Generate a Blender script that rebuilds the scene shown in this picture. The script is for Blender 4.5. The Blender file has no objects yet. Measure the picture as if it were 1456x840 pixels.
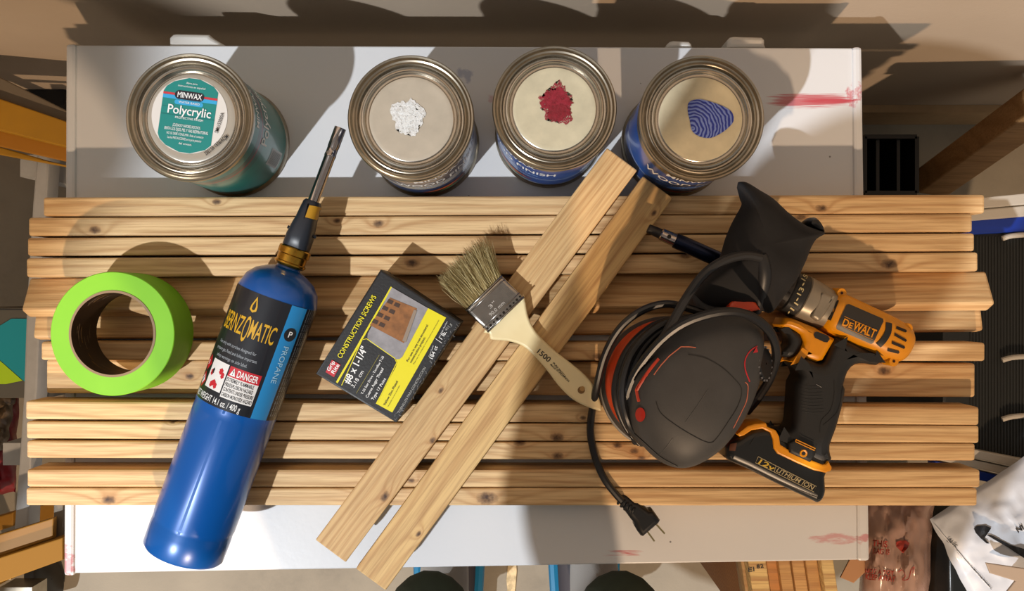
import bpy, bmesh, math, random
from mathutils import Vector, Matrix
from mathutils.bvhtree import BVHTree
from mathutils.geometry import tessellate_polygon
random.seed(7)
C = bpy.context.scene.collection
PI = math.pi
# ---------------------------------------------------------------- camera, light, exposure
F = 1265.0            # focal length in pixels of the 1456 x 840 frame
H = 0.875             # camera height above the table top
TB = 0.625            # table top above the floor
cam_d = bpy.data.cameras.new('camera'); cam_d.sensor_width = 36.0; cam_d.lens = 36.0 * F / 1456.0
cam_d.clip_start = 0.01
cam = bpy.data.objects.new('camera', cam_d); C.objects.link(cam)
cam.location = (0, 0, TB + H); cam.rotation_euler = (0, 0, 0)
bpy.context.scene.camera = cam
w = bpy.data.worlds.new('world'); bpy.context.scene.world = w; w.use_nodes = True
w.node_tree.nodes['Background'].inputs[0].default_value = (0.80, 0.74, 0.66, 1)
w.node_tree.nodes['Background'].inputs[1].default_value = 0.34
def lamp(name, loc, power, col, rad):
    d = bpy.data.lights.new(name, 'POINT'); d.energy = power; d.color = col; d.shadow_soft_size = rad
    o = bpy.data.objects.new(name, d); C.objects.link(o); o.location = loc; return o
LA = Vector((-1.81, -1.93, TB + 3.2))
lamp('workshop_lamp', LA, 740, (0.93, 0.96, 1.0), 0.035)
lamp('warm_lamp', (0.18, -2.9, 2.75), 400, (1.0, 0.70, 0.45), 0.04)
vs = bpy.context.scene.view_settings
vs.view_transform = 'Standard'; vs.look = 'None'; vs.gamma = 1.0; vs.exposure = 0.0; vs.use_curve_mapping = False

# ---------------------------------------------------------------- helpers
def at(px, py, h=0.0):
    k = (H - h) / F
    return Vector(((px - 728) * k, (420 - py) * k, TB + h))
def hexc(s):
    s = s.lstrip('#'); out = []
    for i in (0, 2, 4):
        v = int(s[i:i+2], 16) / 255
        out.append(v / 12.92 if v <= 0.04045 else ((v + 0.055) / 1.055) ** 2.4)
    return (*out, 1)
class NT:
    def __init__(s, name):
        s.m = bpy.data.materials.new(name); s.m.use_nodes = True; s.t = s.m.node_tree
        s.b = s.t.nodes['Principled BSDF']
    def n(s, typ, **kw):
        nd = s.t.nodes.new(typ)
        for k, v in kw.items(): setattr(nd, k, v)
        return nd
    def l(s, a, b): s.t.links.new(a, b)
    def math(s, op, a, b=None, c=None, clamp=False):
        nd = s.n('ShaderNodeMath', operation=op); nd.use_clamp = clamp
        for i, v in enumerate((a, b, c)):
            if v is None: continue
            if isinstance(v, (int, float)): nd.inputs[i].default_value = v
            else: s.l(v, nd.inputs[i])
        return nd.outputs[0]
    def mix(s, f, a, b, mode='MIX'):
        nd = s.n('ShaderNodeMix', data_type='RGBA', blend_type=mode)
        for i, v in ((0, f), (6, a), (7, b)):
            if isinstance(v, (int, float)): nd.inputs[i].default_value = v
            elif isinstance(v, tuple): nd.inputs[i].default_value = v
            else: s.l(v, nd.inputs[i])
        return nd.outputs[2]
    def vec(s, scale=(1, 1, 1), off=(0, 0, 0)):
        tc = s.n('ShaderNodeTexCoord'); mp = s.n('ShaderNodeMapping')
        mp.inputs['Scale'].default_value = scale; mp.inputs['Location'].default_value = off
        s.l(tc.outputs['Object'], mp.inputs[0]); return mp.outputs[0]
    def noise(s, vec, scale=1.0, detail=3.0, rough=0.5):
        nd = s.n('ShaderNodeTexNoise'); nd.inputs['Scale'].default_value = scale
        nd.inputs['Detail'].default_value = detail; nd.inputs['Roughness'].default_value = rough
        s.l(vec, nd.inputs['Vector']); return nd.outputs['Fac']
    def ramp(s, f, stops):
        nd = s.n('ShaderNodeValToRGB'); e = nd.color_ramp.elements
        while len(e) > 1: e.remove(e[0])
        e[0].position = stops[0][0]; e[0].color = stops[0][1]
        for p, c in stops[1:]:
            x = e.new(p); x.color = c
        s.l(f, nd.inputs[0]); return nd.outputs[0]
    def bump(s, hgt, strength=0.3, dist=0.001):
        nd = s.n('ShaderNodeBump'); nd.inputs['Strength'].default_value = strength
        nd.inputs['Distance'].default_value = dist
        s.l(hgt, nd.inputs['Height']); s.l(nd.outputs[0], s.b.inputs['Normal'])
MC = {}
def mat(name, col, rough=0.5, metal=0.0, var=0.0, vs_=60, bump=0.0, bs=400, coat=0.0, alpha=1.0, trans=0.0):
    if name in MC: return MC[name]
    t = NT(name); b = t.b
    col = hexc(col) if isinstance(col, str) else col
    b.inputs['Base Color'].default_value = col
    b.inputs['Roughness'].default_value = rough; b.inputs['Metallic'].default_value = metal
    b.inputs['Coat Weight'].default_value = coat; b.inputs['Alpha'].default_value = alpha
    b.inputs['Transmission Weight'].default_value = trans
    if var:
        f = t.noise(t.vec(), vs_, 4, 0.6)
        d = tuple(x * (1 - var) for x in col[:3]) + (1,); u = tuple(min(1, x * (1 + var)) for x in col[:3]) + (1,)
        t.l(t.ramp(f, [(0.3, d), (0.7, u)]), b.inputs['Base Color'])
    if bump: t.bump(t.noise(t.vec(), bs, 3, 0.6), bump)
    MC[name] = t.m; return t.m

def mesh_obj(name, verts, faces, m, parent=None, smooth=True, angle=35):
    faces = [f for f in faces if len(set(f)) > 2]
    me = bpy.data.meshes.new(name)
    off = parent_loc(parent)
    me.from_pydata([Vector(v) - off for v in verts], [], faces); me.validate()
    bm = bmesh.new(); bm.from_mesh(me); bmesh.ops.recalc_face_normals(bm, faces=bm.faces)
    for e in bm.edges:
        if len(e.link_faces) == 2 and e.calc_face_angle(0) > math.radians(angle): e.smooth = False
    bm.to_mesh(me); bm.free()
    if smooth:
        for p in me.polygons: p.use_smooth = len(p.vertices) < 9 and abs(p.normal.z) < 0.99999
    for mm in (m if isinstance(m, (list, tuple)) else [m]): me.materials.append(mm)
    o = bpy.data.objects.new(name, me); C.objects.link(o)
    if parent: o.parent = parent
    return o
def parent_loc(p):
    v = Vector((0, 0, 0))
    while p is not None: v += p.location; p = p.parent
    return v
def empty(name, loc, label, cat, group=None):
    o = bpy.data.objects.new(name, None); C.objects.link(o); o.location = loc; o.empty_display_size = 0.02
    o['label'] = label; o['category'] = cat
    if group: o['group'] = group
    return o
def tag(o, label=None, cat=None, group=None, kind=None):
    for k, v in (('label', label), ('category', cat), ('group', group), ('kind', kind)):
        if v: o[k] = v
    return o
def rebase(o, loc):
    """put the origin of a single-mesh thing at its base"""
    loc = Vector(loc)
    for v in o.data.vertices: v.co -= loc
    o.location = loc; return o
def box(c, s, R=None):
    x, y, z = (q / 2 for q in s); R = R or Matrix.Identity(3); c = Vector(c)
    v = [c + R @ Vector((a*x, b*y, d*z)) for d in (-1, 1) for a, b in ((-1, -1), (1, -1), (1, 1), (-1, 1))]
    return v, [(3, 2, 1, 0), (4, 5, 6, 7), (0, 1, 5, 4), (1, 2, 6, 5), (2, 3, 7, 6), (3, 0, 4, 7)]
def bevel_obj(o, r, seg=2):
    bm = bmesh.new(); bm.from_mesh(o.data)
    bmesh.ops.bevel(bm, geom=list(bm.edges), offset=r, segments=seg, affect='EDGES', profile=0.5)
    bm.to_mesh(o.data); bm.free()
    for p in o.data.polygons: p.use_smooth = False
    return o
def add(acc, vf):
    n = len(acc[0]); acc[0].extend(vf[0]); acc[1].extend([tuple(i + n for i in f) for f in vf[1]])
def catmull(P, n=8, closed=False):
    P = [Vector(p) for p in P]; N = len(P); out = []
    rng = range(N if closed else N - 1)
    for i in rng:
        g = (lambda k: P[k % N]) if closed else (lambda k: P[max(0, min(N-1, k))])
        a, b, c, d = g(i-1), g(i), g(i+1), g(i+2)
        for k in range(n):
            t = k / n
            out.append(0.5*((2*b) + (c-a)*t + (2*a-5*b+4*c-d)*t*t + (3*b-a-3*c+d)*t**3))
    if not closed: out.append(P[-1])
    return out
def frames(P):
    T = [(P[min(i+1, len(P)-1)] - P[max(i-1, 0)]).normalized() for i in range(len(P))]
    up = Vector((0, 0, 1)) if abs(T[0].z) < 0.9 else Vector((0, 1, 0))
    out = []; n = (up - T[0]*up.dot(T[0])).normalized()
    for t in T:
        n = (n - t*n.dot(t)).normalized(); out.append((t, n, t.cross(n)))
    return out
def tube(P, r, seg=12, caps=True, flat=1.0):
    P = [Vector(p) for p in P]; fr = frames(P); v = []; f = []
    for i, (p, (t, n, b)) in enumerate(zip(P, fr)):
        rr = r[i] if isinstance(r, (list, tuple)) else r
        for k in range(seg):
            a = 2*PI*k/seg; v.append(p + n*math.cos(a)*rr*flat + b*math.sin(a)*rr)
    for i in range(len(P)-1):
        for k in range(seg):
            k2 = (k+1) % seg; f.append((i*seg+k, i*seg+k2, (i+1)*seg+k2, (i+1)*seg+k))
    if caps: f.append(tuple(range(seg-1, -1, -1))); f.append(tuple((len(P)-1)*seg+k for k in range(seg)))
    return v, f
def loft(secs, seg=24, caps=True):
    """secs: (centre, halfwidth vector, halfheight vector, exponent)"""
    v = []; f = []
    for c, a, b, e in secs:
        for k in range(seg):
            t = 2*PI*k/seg; cx, sx = math.cos(t), math.sin(t)
            v.append(Vector(c) + a*math.copysign(abs(cx)**(2/e), cx) + b*math.copysign(abs(sx)**(2/e), sx))
    n = len(secs)
    for i in range(n-1):
        for k in range(seg):
            k2 = (k+1) % seg; f.append((i*seg+k, i*seg+k2, (i+1)*seg+k2, (i+1)*seg+k))
    if caps: f.append(tuple(range(seg-1, -1, -1))); f.append(tuple((n-1)*seg+k for k in range(seg)))
    return v, f
def lathe(prof, origin, axis=Vector((0, 0, 1)), seg=64, closed=False):
    """prof: list of (r, t) along axis"""
    axis = Vector(axis).normalized()
    u = axis.orthogonal().normalized() if abs(axis.z) < 0.99 else Vector((1, 0, 0)); w_ = axis.cross(u)
    v = []; f = []
    for r, t in prof:
        for k in range(seg):
            a = 2*PI*k/seg; v.append(Vector(origin) + axis*t + (u*math.cos(a) + w_*math.sin(a))*max(r, 1e-6))
    n = len(prof)
    for i in range(n if closed else n-1):
        j = (i+1) % n
        for k in range(seg):
            k2 = (k+1) % seg; f.append((i*seg+k, i*seg+k2, j*seg+k2, j*seg+k))
    return v, f
def area2(P): return sum(P[i][0]*P[(i+1) % len(P)][1] - P[(i+1) % len(P)][0]*P[i][1] for i in range(len(P)))/2
def inset(P, d, cur=None):
    """move the outline inwards by d; vertices that would cross are merged"""
    n = len(P); out = []
    if d <= 0: return list(P)
    for i in range(n):
        b = P[i]; k = 1
        while k < n and (P[i-k][0]-b[0])**2 + (P[i-k][1]-b[1])**2 < 1e-12: k += 1
        a = P[i-k] if k < n else b; k = 1
        while k < n and (P[(i+k) % n][0]-b[0])**2 + (P[(i+k) % n][1]-b[1])**2 < 1e-12: k += 1
        c = P[(i+k) % n]
        e1 = Vector((b[0]-a[0], b[1]-a[1])); e2 = Vector((c[0]-b[0], c[1]-b[1]))
        if e1.length < 1e-9 or e2.length < 1e-9: out.append(b); continue
        e1.normalize(); e2.normalize()
        n1 = Vector((-e1.y, e1.x)); n2 = Vector((-e2.y, e2.x)); m_ = n1 + n2
        if m_.length < 0.3: m_ = n1
        else: m_ = m_.normalized() / max(0.6, m_.normalized().dot(n1))
        out.append((b[0] + m_.x*d, b[1] + m_.y*d))
    for _ in range(6):
        bad = False
        for i in range(n):
            j = (i+1) % n
            ex, ey = P[j][0]-P[i][0], P[j][1]-P[i][1]; fx, fy = out[j][0]-out[i][0], out[j][1]-out[i][1]
            if ex*fx + ey*fy < 0:
                m_ = ((out[i][0]+out[j][0])/2, (out[i][1]+out[j][1])/2); out[i] = out[j] = m_; bad = True
        if not bad: break
    return out
def pillow(P, z0, z1, r, steps=4, rb=None):
    P = [(p[0], p[1]) for p in P]
    if area2(P) < 0: P = P[::-1]
    rb = r if rb is None else rb
    lay = []
    for k in range(steps+1):
        a = PI/2*(1 - k/steps); lay.append((rb*(1-math.cos(a)), z0 + rb - rb*math.sin(a)))
    for k in range(steps+1):
        a = PI/2*k/steps; lay.append((r*(1-math.cos(a)), z1 - r + r*math.sin(a)))
    v = []; f = []; n = len(P)
    def contour(ds):
        res = []; cur = list(P); last = 0.0
        for d in ds:
            k = max(1, int((d-last)/0.0008))
            for _ in range(k): cur = inset(cur, (d-last)/k)
            last = d; res.append(list(cur))
        return res
    lo_ = contour([l[0] for l in lay[:steps+1]][::-1])[::-1]; hi_ = contour([l[0] for l in lay[steps+1:]])
    for (d, z), Q_ in zip(lay, lo_ + hi_):
        for q in Q_: v.append(Vector((q[0], q[1], z)))
    for i in range(len(lay)-1):
        for k in range(n):
            k2 = (k+1) % n; f.append((i*n+k, i*n+k2, (i+1)*n+k2, (i+1)*n+k))
    top = (len(lay)-1)*n
    for off_ in (0, top):
        for t_ in tessellate_polygon([[Vector((v[off_+k].x*100, v[off_+k].y*100, 0)) for k in range(n)]]):
            f.append(tuple(off_+q for q in (t_ if off_ else t_[::-1])))
    return v, f
def dome(P, layers, c=None):
    """P outline (world xy); layers (scale, z)"""
    n = len(P); c = c or (sum(p[0] for p in P)/n, sum(p[1] for p in P)/n); v = []; f = []
    for s, z in layers:
        for p in P: v.append(Vector((c[0] + (p[0]-c[0])*s, c[1] + (p[1]-c[1])*s, z)))
    for i in range(len(layers)-1):
        for k in range(n):
            k2 = (k+1) % n; f.append((i*n+k, i*n+k2, (i+1)*n+k2, (i+1)*n+k))
    f.append(tuple(range(n-1, -1, -1)))
    v.append(Vector((c[0], c[1], layers[-1][1]))); L = len(v)-1
    for k in range(n): f.append(((len(layers)-1)*n+k, (len(layers)-1)*n+(k+1) % n, L))
    return v, f
def pxs(P, h): return [at(x, y, h) for x, y in P]
# surfaces that map a pixel of the photograph to a point on a thing
def flat(h): return lambda x, y: at(x, y, h)
def surf(o, off=0.0004, view=False):
    base = parent_loc(o)
    me = o.data
    tree = BVHTree.FromPolygons([v.co + base for v in me.vertices], [tuple(p.vertices) for p in me.polygons])
    def f(x, y):
        o_ = cam.location; d = (at(x, y, 0.0) - o_).normalized()
        hit, nrm, _, _ = tree.ray_cast(o_, d)
        if hit is None: return None
        if nrm.dot(d) > 0: nrm = -nrm
        return hit + (-d if view else nrm)*off
    return f
def decal(name, P, S, m, parent, n=0, me_=5, it=3):
    """filled outline in photo pixels laid on a surface"""
    if n: P = [(p.x, p.y) for p in catmull([(x, y, 0) for x, y in P], n, True)]
    bm = bmesh.new()
    vv = [bm.verts.new((x, y, 0)) for x, y in P]
    bmesh.ops.triangulate(bm, faces=[bm.faces.new(vv)])
    for _ in range(it):
        es = [e for e in bm.edges if e.calc_length() > me_]
        if not es: break
        bmesh.ops.subdivide_edges(bm, edges=es, cuts=1)
        bmesh.ops.triangulate(bm, faces=[f for f in bm.faces if len(f.verts) > 3])
    v = []; ok = True
    for q in bm.verts:
        p = S(q.co.x, q.co.y); v.append(p)
    bm.verts.index_update()
    f = [tuple(q.index for q in fc.verts) for fc in bm.faces if all(v[q.index] is not None for q in fc.verts)]
    bm.free()
    v = [p if p is not None else Vector((0, 0, TB)) for p in v]
    used = sorted({i for fc in f for i in fc}); mp = {o: i for i, o in enumerate(used)}
    return mesh_obj(name, [v[i] for i in used], [tuple(mp[i] for i in fc) for fc in f], m, parent)
def line(name, P, S, wpx, m, parent, n=6, closed=False, flatf=0.5):
    Q = catmull([(x, y, 0) for x, y in P], n, closed) if n else [Vector((x, y, 0)) for x, y in P]
    if closed: Q.append(Q[0])
    pts = [S(q.x, q.y) for q in Q]; pts = [p for p in pts if p is not None]
    r = wpx/2*(H-0.1)/F
    return mesh_obj(name, *tube(pts, r, 6, flat=flatf), m, parent)
CAP = None
def text_mesh(body, bold=0.0):
    cu = bpy.data.curves.new('t', 'FONT'); cu.body = body; cu.size = 1; cu.resolution_u = 3; cu.offset = bold*0.45
    o = bpy.data.objects.new('t', cu); C.objects.link(o)
    dg = bpy.context.evaluated_depsgraph_get(); me = bpy.data.meshes.new_from_object(o.evaluated_get(dg))
    v = [x.co.copy() for x in me.vertices]; f = [tuple(p.vertices) for p in me.polygons]
    bpy.data.objects.remove(o); bpy.data.curves.remove(cu); bpy.data.meshes.remove(me)
    return v, f
CAP = max(p.y for p in text_mesh('H')[0])
def text(body, p0, p1, hpx, S, m, parent, bold=0.015, slant=0.0, name='lettering'):
    v, f = text_mesh(body, bold)
    x0 = min(p.x for p in v); x1 = max(p.x for p in v)
    u = Vector((p1[0]-p0[0], p1[1]-p0[1])); up = Vector((u.y, -u.x)).normalized()*hpx; ud = u.normalized()
    out = []
    for p in v:
        a = (p.x-x0)/(x1-x0); b = p.y/CAP
        q = Vector(p0) + u*a + up*b + ud*(slant*b*hpx)
        s = S(q.x, q.y); out.append(s)
    if any(s is None for s in out):
        f = [fc for fc in f if all(out[i] is not None for i in fc)]
        out = [s if s is not None else Vector((0, 0, TB)) for s in out]
        used = sorted({i for fc in f for i in fc}); mp = {o: i for i, o in enumerate(used)}
        out = [out[i] for i in used]; f = [tuple(mp[i] for i in fc) for fc in f]
    return mesh_obj(name, out, f, m, parent, smooth=False)
def text_cyl(body, c, r, a_mid, z0, hgt, width, m, parent, bold=0.02, slant=0.0):
    v, f = text_mesh(body, bold); x0 = min(p.x for p in v); x1 = max(p.x for p in v); out = []
    for p in v:
        a = a_mid + ((p.x-x0)/(x1-x0) - 0.5)*width/r + slant*p.y*hgt/r
        out.append(Vector((c[0] + r*math.cos(a), c[1] + r*math.sin(a), z0 + p.y/CAP*hgt)))
    return mesh_obj('lettering', out, f, m, parent, smooth=False)
WHITE = mat('white_print', '#e9e9e6', 0.5); BLK = mat('black_print', '#17171a', 0.5)

# ---------------------------------------------------------------- wood
def wood(name, seed, knots=(), base='#dbbd8e', dark='#a87a48', freq=150, end=0.0):
    """knots: (x, y, radius) in the board's own coordinates, metres"""
    t = NT(name); rnd = random.Random(seed); ox = rnd.uniform(0, 9); oy = rnd.uniform(0, 9)
    tc = t.n('ShaderNodeTexCoord'); sp = t.n('ShaderNodeSeparateXYZ'); t.l(tc.outputs['Object'], sp.inputs[0])
    X, Y, Z = sp.outputs
    n1 = t.noise(t.vec((2.2, 9, 9), (ox, oy, 0)), 1, 2, 0.5)
    n2 = t.noise(t.vec((14, 420, 420), (ox, oy, 0)), 1, 3, 0.6)
    n3 = t.noise(t.vec((5, 28, 28), (oy, ox, 0)), 1, 3, 0.5)
    yz = t.math('ADD', Y, t.math('MULTIPLY', Z, 0.6))
    val = t.math('ADD', t.math('MULTIPLY', yz, freq*4.2*rnd.uniform(0.7, 1.2)), t.math('MULTIPLY', n1, rnd.uniform(24, 42)))
    ksum = None; kdark = None
    for (kx, ky, kr) in knots:
        dx = t.math('MULTIPLY', t.math('SUBTRACT', X, kx), 1/(kr*1.6)); dy = t.math('MULTIPLY', t.math('SUBTRACT', Y, ky), 1/kr)
        d2 = t.math('ADD', t.math('MULTIPLY', dx, dx), t.math('MULTIPLY', dy, dy))
        g = t.math('DIVIDE', 1.0, t.math('ADD', 1.0, t.math('MULTIPLY', d2, 0.35)))
        ksum = g if ksum is None else t.math('ADD', ksum, g)
        nz = t.math('MULTIPLY', t.noise(t.vec((300, 300, 300)), 1, 2), 0.9)
        k = t.math('SUBTRACT', 1.35, t.math('ADD', d2, nz), clamp=True)
        kdark = k if kdark is None else t.math('MAXIMUM', kdark, k)
    if ksum is not None: val = t.math('ADD', val, t.math('MULTIPLY', ksum, 11.0))
    s = t.math('MULTIPLY', t.math('ADD', t.math('SINE', val), 1.0), 0.5)
    s = t.math('POWER', s, 3.0)
    bc, dc = hexc(base), hexc(dark)
    warm = tuple(x*k for x, k in zip(bc[:3], (0.95, 0.86, 0.74))) + (1,)
    col = t.mix(t.math('MULTIPLY', n3, 0.9), bc, warm)
    col = t.mix(t.math('MULTIPLY', s, t.math('MULTIPLY', n3, 0.95)), col, dc)
    col = t.mix(t.math('MULTIPLY', t.math('SUBTRACT', n2, 0.42, clamp=True), 2.0), col, tuple(x*0.75 for x in dc[:3]) + (1,))
    if kdark is not None:
        col = t.mix(t.math('MULTIPLY', t.math('SUBTRACT', ksum, 0.45, clamp=True), 0.9, clamp=True), col, hexc('#a87443'))
        col = t.mix(t.math('MULTIPLY', kdark, 1.0, clamp=True), col, hexc('#3d2412'))
    t.l(col, t.b.inputs['Base Color']); t.b.inputs['Roughness'].default_value = 0.62
    t.bump(t.math('ADD', t.math('MULTIPLY', s, 0.5), n2), 0.35, 0.0006)
    return t.m
def board(name, pL, pR, width, z0, z1, tilt=0.0, knots_px=(), seed=1, label='', group=None, bev=0.0022, base='#dbbd8e', dark='#a87a48', hk=0.038, cat='board', parent=None, **kw):
    """pL, pR world points of the long axis; knots in photo pixels"""
    pL = Vector(pL); pR = Vector(pR); L = (pR-pL).length; yaw = math.atan2(pR.y-pL.y, pR.x-pL.x)
    c, s = math.cos(-yaw), math.sin(-yaw); kn = []
    for kx, ky, kr in knots_px:
        q = at(kx, ky, hk) - pL; kn.append((q.x*c - q.y*s, q.x*s + q.y*c, 1.25*kr*(H-hk)/F))
    m = wood('pine_%d' % seed, seed, kn, base, dark, **kw)
    T = z1-z0
    v, f = box((L/2, 0, T/2), (L, width, T))
    o = mesh_obj(name, v, f, m, None, False); bevel_obj(o, bev, 2)
    o.location = (pL.x, pL.y, z0); o.rotation_euler = (tilt, 0, yaw)
    if label: tag(o, label, cat, group)
    if parent: o.parent = parent; o.location = Vector((pL.x, pL.y, z0)) - parent_loc(parent)
    return o

# ---------------------------------------------------------------- setting
tf = NT('concrete')
nf = tf.noise(tf.vec(), 5, 6, 0.65); nf2 = tf.noise(tf.vec(), 40, 5, 0.7)
cf = tf.mix(nf2, tf.ramp(nf, [(0.3, hexc('#6f695d')), (0.7, hexc('#a39a88'))]), hexc('#8d8474'))
tf.l(cf, tf.b.inputs['Base Color']); tf.b.inputs['Roughness'].default_value = 0.7; tf.bump(nf2, 0.3, 0.002)
o = mesh_obj('floor', *box((0, -1.2, -0.02), (6, 3.4, 0.04)), tf.m, None, False); tag(o, kind='structure')
tw = NT('painted_wall'); nw = tw.noise(tw.vec(), 3, 4); nw2 = tw.noise(tw.vec(), 160, 3)
tw.l(tw.ramp(nw, [(0.3, hexc('#a4937f')), (0.7, hexc('#b3a390'))]), tw.b.inputs['Base Color'])
tw.b.inputs['Roughness'].default_value = 0.75; tw.bump(nw2, 0.25, 0.001)
o = mesh_obj('wall_back', *box((0, 0.325, 1.4), (6, 0.05, 2.8)), tw.m, None, False); tag(o, kind='structure')
o = mesh_obj('baseboard_back', *box((0, 0.294, 0.05), (6, 0.012, 0.10)), mat('trim', '#a88a64', 0.6, var=0.08), None, False); tag(o, kind='structure')

# ---------------------------------------------------------------- white table
tt = NT('white_laminate')
tc = tt.n('ShaderNodeTexCoord'); sp = tt.n('ShaderNodeSeparateXYZ'); tt.l(tc.outputs['Object'], sp.inputs[0])
col = tt.mix(tt.noise(tt.vec(), 9, 4), hexc('#c6c9cd'), hexc('#d2d3d4'))
vo = tt.n('ShaderNodeTexVoronoi'); vo.inputs['Scale'].default_value = 42; tt.l(tt.vec(), vo.inputs['Vector'])
sel = tt.math('GREATER_THAN', tt.noise(tt.vec((1, 1, 1), (3, 1, 0)), 14, 2), 0.52)
spk = tt.math('MULTIPLY', tt.math('LESS_THAN', vo.outputs['Distance'], 0.045), sel)
col = tt.mix(tt.math('MULTIPLY', spk, 0.75), col, hexc('#4a4a4c'))
T0 = at(728, 420, 0)
def smear(col, x0, y0, x1, y1, colr, thr, sx, sy, amt, seed=0):
    a, b = at(x0, y1, 0), at(x1, y0, 0)
    cx, cy = (a.x+b.x)/2, (a.y+b.y)/2; hw, hh = (b.x-a.x)/2, (b.y-a.y)/2
    dx = tt.math('ABSOLUTE', tt.math('DIVIDE', tt.math('SUBTRACT', sp.outputs[0], cx), hw))
    dy = tt.math('ABSOLUTE', tt.math('DIVIDE', tt.math('SUBTRACT', sp.outputs[1], cy), hh))
    dd = tt.math('ADD', tt.math('POWER', dx, 3.0), tt.math('POWER', dy, 2.0))
    nz = tt.noise(tt.vec((sx, sy, 1), (seed, seed, 0)), 1, 4, 0.7)
    k = tt.math('MULTIPLY', tt.math('SUBTRACT', tt.math('SUBTRACT', nz, tt.math('MULTIPLY', dd, 0.32)), thr, clamp=True), 8.0, clamp=True)
    return tt.mix(tt.math('MULTIPLY', k, amt), col, hexc(colr))
col = smear(col, 1080, 130, 1222, 156, '#b0303f', 0.32, 9, 420, 0.8, 1)
col = smear(col, 1130, 136, 1226, 152, '#b0303f', 0.36, 9, 300, 0.7, 4)
col = smear(col, 1200, 110, 1232, 156, '#b84a58', 0.36, 90, 60, 0.7, 2)
col = smear(col, 845, 778, 925, 796, '#b0202f', 0.34, 15, 260, 0.8, 3)
col = smear(col, 1140, 755, 1222, 778, '#b8404c', 0.36, 25, 120, 0.5, 5)
col = smear(col, 1212, 752, 1240, 782, '#b8404c', 0.42, 60, 90, 0.6, 6)
col = smear(col, 84, 770, 110, 825, '#b8525c', 0.30, 130, 160, 0.65, 7)
col = smear(col, 640, 92, 686, 122, '#5d6f9c', 0.36, 90, 90, 0.5, 8)
col = smear(col, 690, 128, 712, 150, '#b8606c', 0.42, 90, 90, 0.4, 9)
tt.l(col, tt.b.inputs['Base Color']); tt.b.inputs['Roughness'].default_value = 0.33
tt.bump(tt.noise(tt.vec(), 180, 3), 0.12, 0.0006)
TBL = empty('table', (0, 0, 0), 'white painted table with raised end panels under the wooden slats', 'table')
def slab(name, Pp, h0, h1, m, parent, bev=0.0015):
    P = pxs(Pp, h1); v = [Vector((p.x, p.y, TB+h0)) for p in P] + [Vector((p.x, p.y, TB+h1)) for p in P]; n = len(P)
    f = [tuple(range(n))[::-1], tuple(range(n, 2*n))] + [(i, (i+1) % n, n+(i+1) % n, n+i) for i in range(n)]
    o = mesh_obj(name, v, f, m, parent, False)
    if bev: bevel_obj(o, bev, 2)
    return o
slab('tabletop', [(107, 64), (1213, 68), (1220, 796), (105, 815)], -0.020, 0.0, tt.m, TBL)
slab('end_panel', [(93, 62), (107.5, 62), (105, 819), (90, 819)], -TB, 0.003, tt.m, TBL, 0.003)
slab('end_panel', [(1212.5, 66), (1226, 66), (1237, 798), (1219.5, 798)], -TB, 0.003, tt.m, TBL, 0.003)
slab('apron', [(130, 70), (1190, 73), (1190, 84), (130, 82)], -0.16, -0.021, tt.m, TBL)
slab('apron', [(130, 770), (1190, 762), (1190, 774), (130, 782)], -0.14, -0.021, tt.m, TBL)
for x0, x1, yt, sk in ((240, 300, 47, 18), (948, 984, 57, 0), (1034, 1088, 51, 0)):
    P = [(x0, 68), (x0, yt+6), (x0+5, yt+1), (x0+10, yt), (x1-4, yt+1), (x1, yt+5), (x1+sk, 63), (x1+sk+2, 68)]
    P = pxs(P, -0.004); o = mesh_obj('bracket', *pillow(P, TB-0.045, TB-0.004, 0.004, 3, 0.001), mat('white_plastic', '#cdcbc6', 0.4), TBL)

# ---------------------------------------------------------------- slats
def slat(i, xL, y0L, y1L, xR, y0R, y1R, desc, knots=(), h=0.038, seed=None, base='#dbbd8e', dark='#a87a48', tilt=0, z0=0.0, width=None, T=None):
    a = at(xL, (y0L+y1L)/2, h); b = at(xR, (y0R+y1R)/2, h)
    wd = width or ((y1L-y0L)+(y1R-y0R))/2*(H-h)/F
    return board('pine_board', a, b, wd, TB+z0, TB+(z0+T if T else h), tilt, knots, i, desc, 'wooden slats laid across the white table', base=base, dark=dark, hk=h, cat='slat')
slat(1, 61, 280.3, 307.3, 1400.5, 276.5, 303.3, 'pine slat at the back, closest to the paint cans, rounded at its right end', [(308, 287, 4), (1168, 296, 5)])
slat(2, 40, 309, 335.5, 1383, 304, 329.5, 'second pine slat from the back, small dark knot near its left end', [(135, 327, 5), (538, 318, 5), (479, 314, 3.5), (1140, 308, 4)])
slat(3, 38.5, 338, 363.5, 1386, 331.5, 357, 'third pine slat from the back, plain wavy grain and no knots', [])
slat(4, 37, 367, 394, 1391, 358.5, 385.5, 'fourth pine slat from the back with a round knot above the screw box', [(586, 374, 6), (1264, 375, 7), (975, 362, 5)])
slat(7, 58, 486, 511.5, 1401, 487, 513.5, 'narrow pine slat in the middle ending farthest right beside the drill', [(600, 497, 5), (850, 507, 5)], base='#d3b282')
slat(9, 36, 570, 596, 1392.5, 578.5, 604.5, 'upright pine slat just below the roll of tape, starting farthest left', [(829, 594, 3)])
slat(10, 37, 598.3, 624, 1392.5, 606, 629.5, 'upright pine slat second below the roll of tape', [(245, 599, 3), (792, 622, 6)])
slat(11, 37.5, 626.5, 651.3, 1387, 630.8, 655, 'upright pine slat with a zigzag crack left and small knots under the sander', [(739, 629, 5), (793, 648, 5), (878, 633, 4), (902, 641, 4), (912, 651, 3.5)])
slat(12, 38, 667.5, 692, 1394, 667.5, 693.3, 'second pine slat from the front edge, its dark back side showing', [(585, 683, 3)])
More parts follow.
